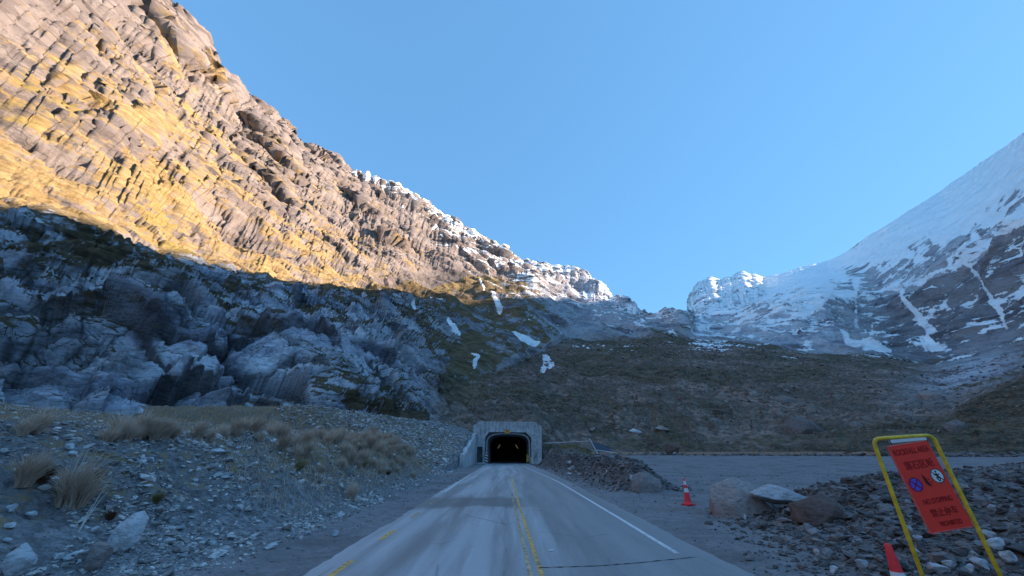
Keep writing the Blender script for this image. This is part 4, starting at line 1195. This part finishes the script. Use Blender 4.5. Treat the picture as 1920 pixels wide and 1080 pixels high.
for i, (u, v, w, h, tn, lab) in enumerate([
    (1880, 1035, 44, 30, .9, 'pale blue stone right of the right leg of the sign stand'),
    (1905, 1062, 40, 34, .8, 'rounded grey stone in the bottom right corner of the heap'),
    (1862, 1012, 34, 18, .6, 'flat grey stone touching the right leg of the sign stand'),
    (1790, 1062, 70, 26, .05, 'dark flat slab lying between the legs of the sign stand'),
    (1826, 1076, 24, 18, 1.0, 'small white stone between the legs of the sign stand'),
    (1850, 1070, 46, 24, .7, 'angular blue grey stone at the foot of the right sign leg'),
    (1768, 1078, 40, 22, .6, 'pointed grey stone near the left leg of the sign stand')]):
    boulder(u, v, w, h, M_boulb if tn > .5 else M_boul, lab, 140 + i, .7, i * .9, tone=tn, cat='stone', name='stone', n=14)
def hill_rock(u, v, w_px, h_px, mat, label, seed, tone, n=14, rot=0):
    i = int(np.argmin(((HILL_UV - np.array([u, v])) ** 2).sum(1))); p = HILL_ALL[i]
    px = p[1] / float(fwd_up(v)[0]); w = w_px * px * .5; h = h_px * px * .6
    o = bm_obj('boulder', boulder_mesh(seed, (w, w * .8, h), n), mat, None, True)
    a = o.data.attributes.new('tone', 'FLOAT', 'POINT'); a.data.foreach_set('value', np.full(len(o.data.vertices), tone, np.float32))
    try: o.data.set_sharp_from_angle(angle=R(34))
    except Exception: pass
    o.location = (p[0], p[1] + w * .3, p[2] + h * .35); o.rotation_euler = (0, 0, rot)
    tag(o, label, 'boulder')
hill_rock(1193, 812, 26, 10, M_boulb, 'pale flat rock on the hillside, left of the lilac one above the lot', 160, 1.0, 'slab')
hill_rock(1244, 806, 28, 11, M_boul, 'lilac grey flat rock on the hillside above the far boulder of the lot', 161, .9, 'slab')
hill_rock(1512, 812, 84, 40, M_hstone, 'broad dark outcrop on the lower hillside behind the gravel lot', 162, .12, 'mound')
hill_rock(1415, 742, 22, 12, M_hstone, 'grey boulder in the middle of the brown hillside', 163, .7, 'round')
hill_rock(1478, 752, 40, 16, M_hstone, 'long dark rock right of the boulder in the middle of the hillside', 164, .3, 'wedge')
hill_rock(1752, 745, 46, 18, M_boul, 'broad grey rock at the lower edge of the blue grey scree on the right', 165, .5, 'wedge')
hill_rock(1690, 765, 26, 12, M_hstone, 'small grey rock below the blue grey scree on the right', 166, .6, 'round')
hill_rock(1800, 822, 44, 26, M_hstone, 'dark boulder on the hillside beyond the right shoulder of the sign stand', 167, .25, 'round')
hill_rock(1610, 800, 30, 14, M_hstone, 'dark boulder on the hillside just left of the sign stand', 168, .3, 'wedge')
hill_rock(1345, 790, 24, 10, M_hstone, 'brown grey rock low on the hillside between the lot and the scree', 169, .55, 'slab')
GL = 'larger stones on the right hand rubble heap'
for i in range(46):
    u = random.uniform(1400, 1900); v = random.uniform(965, 1075) if u < 1640 else random.uniform(925, 1075)
    if v > 1075 or (u < 1640 and v < 985 and u < 1600): continue
    h = hit(u, v); sc_ = 22 * 8 / max(6, h.y)
    o = boulder(u, v, random.uniform(.6, 1.4) * sc_, random.uniform(.4, .8) * sc_, random.choice([M_boul, M_boulb, M_boul]),
            'angular grey stone among many alike on the rubble heap around the sign stand', 200 + i, .8, random.uniform(0, 3), tone=random.random() ** 1.5, cat='stone', name='stone', n=13, group=GL)
GB = 'larger stones along the left bank'
for i in range(60):
    u = random.uniform(0, 660); v = random.uniform(870, 1070)
    if v > 1080 - (u - 250) * .18 and u > 250: continue
    h = hit(u, v)
    if h is None: continue
    sc_ = 20 * 10 / max(7, h.length)
    boulder(u, v, random.uniform(.6, 1.5) * sc_, random.uniform(.4, .9) * sc_, random.choice([M_boulb, M_boulb, M_boul]),
            'angular blue grey stone among many alike on the stony bank left of the road', 300 + i, .8, random.uniform(0, 3), tone=random.random(), cat='stone', name='stone', n=13, group=GB)
GR_ = 'stones on the rubble ridge beside the road'
for i in range(22):
    u = random.uniform(1040, 1190); v = 872 + (u - 1040) * .22 + random.uniform(-10, 14)
    boulder(u, v, random.uniform(7, 16), random.uniform(5, 9), random.choice([M_boul, M_boulb]),
            'brown grey stone among many alike on the low rubble ridge right of the tunnel', 400 + i, .8, random.uniform(0, 3), tone=random.random(), cat='stone', name='stone', n=12, group=GR_)

# ------------------------------------------------------------------ tussocks
def tussock_mesh(name, seed, n, h, spread, mat, lean=(0, 0), wid=.012):
    rg = np.random.default_rng(seed); V, F, T = [], [], []
    for i in range(n):
        a = rg.random() * 6.283; rb = spread * .30 * math.sqrt(rg.random()); L = h * rg.uniform(.55, 1.1)
        out = rg.uniform(.15, 1.0) ** 1.3 * spread * 1.3
        w = wid * rg.uniform(.6, 1.3); aw = rg.random() * 6.283
        bx, by = rb * math.cos(a), rb * math.sin(a); k0 = len(V)
        for j in range(5):
            t = j / 4; o_ = out * t ** 1.8; zz_ = L * (t - .32 * t ** 3 * (out / (spread + .01)))
            x_ = bx + o_ * math.cos(a) + lean[0] * t ** 2; y_ = by + o_ * math.sin(a) + lean[1] * t ** 2
            ww_ = w * (1 - .85 * t)
            V += [(x_ - ww_ * math.cos(aw), y_ - ww_ * math.sin(aw), zz_), (x_ + ww_ * math.cos(aw), y_ + ww_ * math.sin(aw), zz_)]
            tt = rg.random() * .5 + .5 * t; T += [tt, tt]
        for j in range(4):
            q = k0 + 2 * j; F.append((q, q + 1, q + 3, q + 2))
    o = np_mesh(name, V, F, mat, True, {'tone': np.array(T)})
    return o
protos = [tussock_mesh('tussock', 500 + i, 260, random.uniform(.6, .85), random.uniform(.28, .42), M_straw if i < 5 else (M_olive if i == 5 else M_rust), (random.uniform(-.05, .22), random.uniform(-.1, .1))) for i in range(7)]
used = [False] * 7
def tussock(x, y, s, k, label, group=None, z=None):
    global protos
    if not used[k]: o = protos[k]; used[k] = True
    else: o = protos[k].copy(); COL.objects.link(o)
    for key in ('label', 'category', 'group', 'kind'):
        if key in o: del o[key]
    o.location = (x, y, (gz(x, y) if z is None else z) - .03); o.rotation_euler = (0, 0, random.uniform(-.7, .7)); o.scale = (s, s, s * random.uniform(.9, 1.1))
    tag(o, label, 'tussock', group)
    return o
def tus_at(u, v, s, k, label, group=None):
    p = hit(u, v)
    if p is None: return
    tussock(p.x, p.y, s, k, label, group)
tus_at(122, 948, 1.25, 0, 'big straw coloured tussock leaning right on the stony left bank')
tus_at(140, 950, 1.0, 1, 'straw tussock touching the big leaning one on its right')
tus_at(42, 912, .9, 2, 'faded tussock on the gravel left of the big leaning tussock')
tus_at(178, 905, .6, 6, 'rust brown fern tuft behind the big leaning tussock')
tus_at(78, 905, .6, 6, 'rust brown fern tuft beside the faded tussock at the left')
tus_at(205, 975, .4, 6, 'small brown fern tuft above the large pale boulder')
tus_at(66, 812, .85, 3, 'tall pale tussock at the left end of the bank top')
tus_at(40, 816, .6, 4, 'lower pale tussock left of the tall one at the bank top')
tus_at(322, 822, .7, 1, 'tall narrow pale tussock standing alone in front of the blue cliff')
tus_at(260, 824, .5, 2, 'short pale tussock left of the tall narrow one at the cliff foot')
tus_at(290, 945, .5, 5, 'low green tuft on the bank above the shoulder')
TG = 'dry tussocks crowding the bank left of the road'
cnt = 0
while cnt < 120:
    y = random.uniform(13.5, 37); s = random.uniform(.6, 5.2); x = -(float(foot_l(y)) + s)
    pr = .25 + .75 * smooth((s - 1.2) / 1.6)
    if y < 16: pr *= .5
    if random.random() > pr: continue
    k = random.choice([0, 1, 2, 3, 4, 4, 0, 5 if s < 2.5 else 1, 6 if s < 3 else 2])
    tussock(x, y, random.uniform(.6, 1.15), k, 'dry straw tussock among many alike crowding the bank between the shoulder and the cliff', TG); cnt += 1
for i in range(26):
    u = random.uniform(200, 800); p = hit(u, random.uniform(812, 832))
    if p is None or p.length > 60: continue
    tussock(p.x, p.y, random.uniform(.45, .85), random.choice([0, 1, 2, 3, 4]), 'pale dry tussock in the loose row along the top of the bank under the cliff', 'pale tussocks along the bank top')

# ochre mound of dead grass at the lot edge and grasses on the spoil pile
def grass_patch(name, n, fx, h, mat, lab, seed, wid=.02):
    rg = np.random.default_rng(seed); x, y = fx(rg, n); z = ground_z(x, y)
    a = rg.random(n) * 6.283; L = h * rg.uniform(.5, 1.2, n); ln = rg.normal(0, .35, (n, 2)) * L[:, None]
    w = wid * rg.uniform(.6, 1.3, n)
    c, s_ = np.cos(a) * w, np.sin(a) * w
    P0 = np.stack([x - c, y - s_, z - .02], -1); P1 = np.stack([x + c, y + s_, z - .02], -1)
    P2 = np.stack([x + ln[:, 0] * .4 + c * .7, y + ln[:, 1] * .4 + s_ * .7, z + L * .6], -1); P3 = np.stack([x + ln[:, 0] * .4 - c * .7, y + ln[:, 1] * .4 - s_ * .7, z + L * .6], -1)
    P4 = np.stack([x + ln[:, 0] + c * .1, y + ln[:, 1] + s_ * .1, z + L], -1); P5 = np.stack([x + ln[:, 0] - c * .1, y + ln[:, 1] - s_ * .1, z + L], -1)
    V = np.stack([P0, P1, P2, P3, P4, P5], 1).reshape(-1, 3); b = np.arange(n)[:, None] * 6
    F = np.concatenate([b + np.array([0, 1, 2, 3]), b + np.array([3, 2, 4, 5])])
    o = np_mesh(name, V, F, mat, True, {'tone': np.repeat(rg.random(n), 6)}); tag(o, lab, 'grass', kind='stuff')
def fx1(rg, n):
    y = rg.uniform(12, 38, n); s = rg.gamma(4, .8, n); k = -(foot_l(y) + s)
    return k, y
grass_patch('grass', 15000, fx1, .17, M_straw, 'short dead grass growing between the tussocks on the left bank', 61, .008)
def fx0(rg, n):
    a = np.radians(rg.uniform(-60, -17, n)); r = rg.uniform(22, 56, n); return r * np.sin(a), r * np.cos(a)
grass_patch('grass', 9000, fx0, .26, M_straw, 'olive and tan turf between the bank top and the foot of the cliff', 64, .016)
def fx2(rg, n): return rg.uniform(6.2, 13.5, n), rg.uniform(60.2, 69, n)
grass_patch('grass', 6000, fx2, .20, M_olive, 'olive turf on the spoil pile right of the portal', 62, .03)
def fx4(rg, n):
    a = np.radians(rg.uniform(11, 42, n)); r = rg.normal(93, 2.2, n) + 2 * np.sin(a * 40); return r * np.sin(a), r * np.cos(a)
grass_patch('grass', 16000, fx4, .42, M_straw, 'tan dead grass along the far edge of the gravel lot', 66, .05)
mp = place(1165, 856, 58)
def fx3(rg, n): return rg.normal(mp.x, 1.0, n), rg.normal(mp.y, .6, n)
M_och = grass_mat('ochre_grass', (.24, .15, .03), (.50, .36, .12))
bm = boulder_mesh(95, (1.7, 1.1, .85), 26, .08)
o = bm_obj('grass_mound', bm, M_och, None, True); o.location = (mp.x, mp.y, gz(mp.x, mp.y) + .25)
a_ = o.data.attributes.new('tone', 'FLOAT', 'POINT'); a_.data.foreach_set('value', np.random.default_rng(4).random(len(o.data.vertices)).astype(np.float32))
tag(o, 'yellow ochre mound of dead grass beside the fallen white barrier', 'grass mound')

# fallen white barrier frame beside the lot
bf = tag(empty('barrier_frame', (place(1120, 850, 58).x, 58, 0)), 'tilted white pole barrier with sagging rails between the spoil pile and the ochre mound', 'barrier')
bb = Vector(bf.location)
def bp(u, v, y=58): return place(u, v, y) - bb
bm = bmesh.new(); tube(bm, [bp(1105, 822), bp(1121, 851)], .075, 8); bm_obj('pole', bm, M_pole, bf)
bm = bmesh.new(); tube(bm, [bp(1119, 844), bp(1153, 848.5)], .05, 8); bm_obj('rail', bm, M_pole, bf)
bm = bmesh.new(); tube(bm, [bp(1099, 820.5, 58.1), bp(1108, 824, 58.1), bp(1125, 832, 58.6), bp(1146, 840, 59)], .06, 8); bm_obj('rail', bm, M_boul, bf)
bm = bmesh.new(); tube(bm, [bp(1020, 831, 66), bp(1060, 829, 63), bp(1104, 827, 58.2)], .045, 8); bm_obj('rail', bm, M_pole, bf)
bm = bmesh.new()
q = [bp(1108, 827, 58.2), bp(1120, 847, 58.2), bp(1148, 847, 58.8), bp(1142, 839, 59)]
vs = [bm.verts.new(v) for v in q]; f0 = bm.faces.new(vs); e_ = bmesh.ops.extrude_face_region(bm, geom=[f0]); bmesh.ops.translate(bm, vec=(0, .05, 0), verts=[g for g in e_['geom'] if isinstance(g, bmesh.types.BMVert)])
bm_obj('mesh_panel', bm, simple('dark_mesh', (.09, .11, .14), .7), bf)

# dead flower stalks by the pale boulder
p0 = hit(146, 1000)
bm = bmesh.new()
for (u, v) in ((205, 905), (196, 935), (168, 960)):
    q = hit(u, v); q = Vector((q.x, q.y, q.z + .12)); m = (p0 + q) / 2 + Vector((0, 0, .08))
    tube(bm, [p0, m, q], [.008, .007, .003], 6)
o = bm_obj('dead_stalks', bm, simple('dead_stalk', (.46, .42, .38), .7))
tag(o, 'bundle of long pale dead stalks lying on the stones above the large pale boulder', 'dead stalks')
# marker peg on the berm boulder
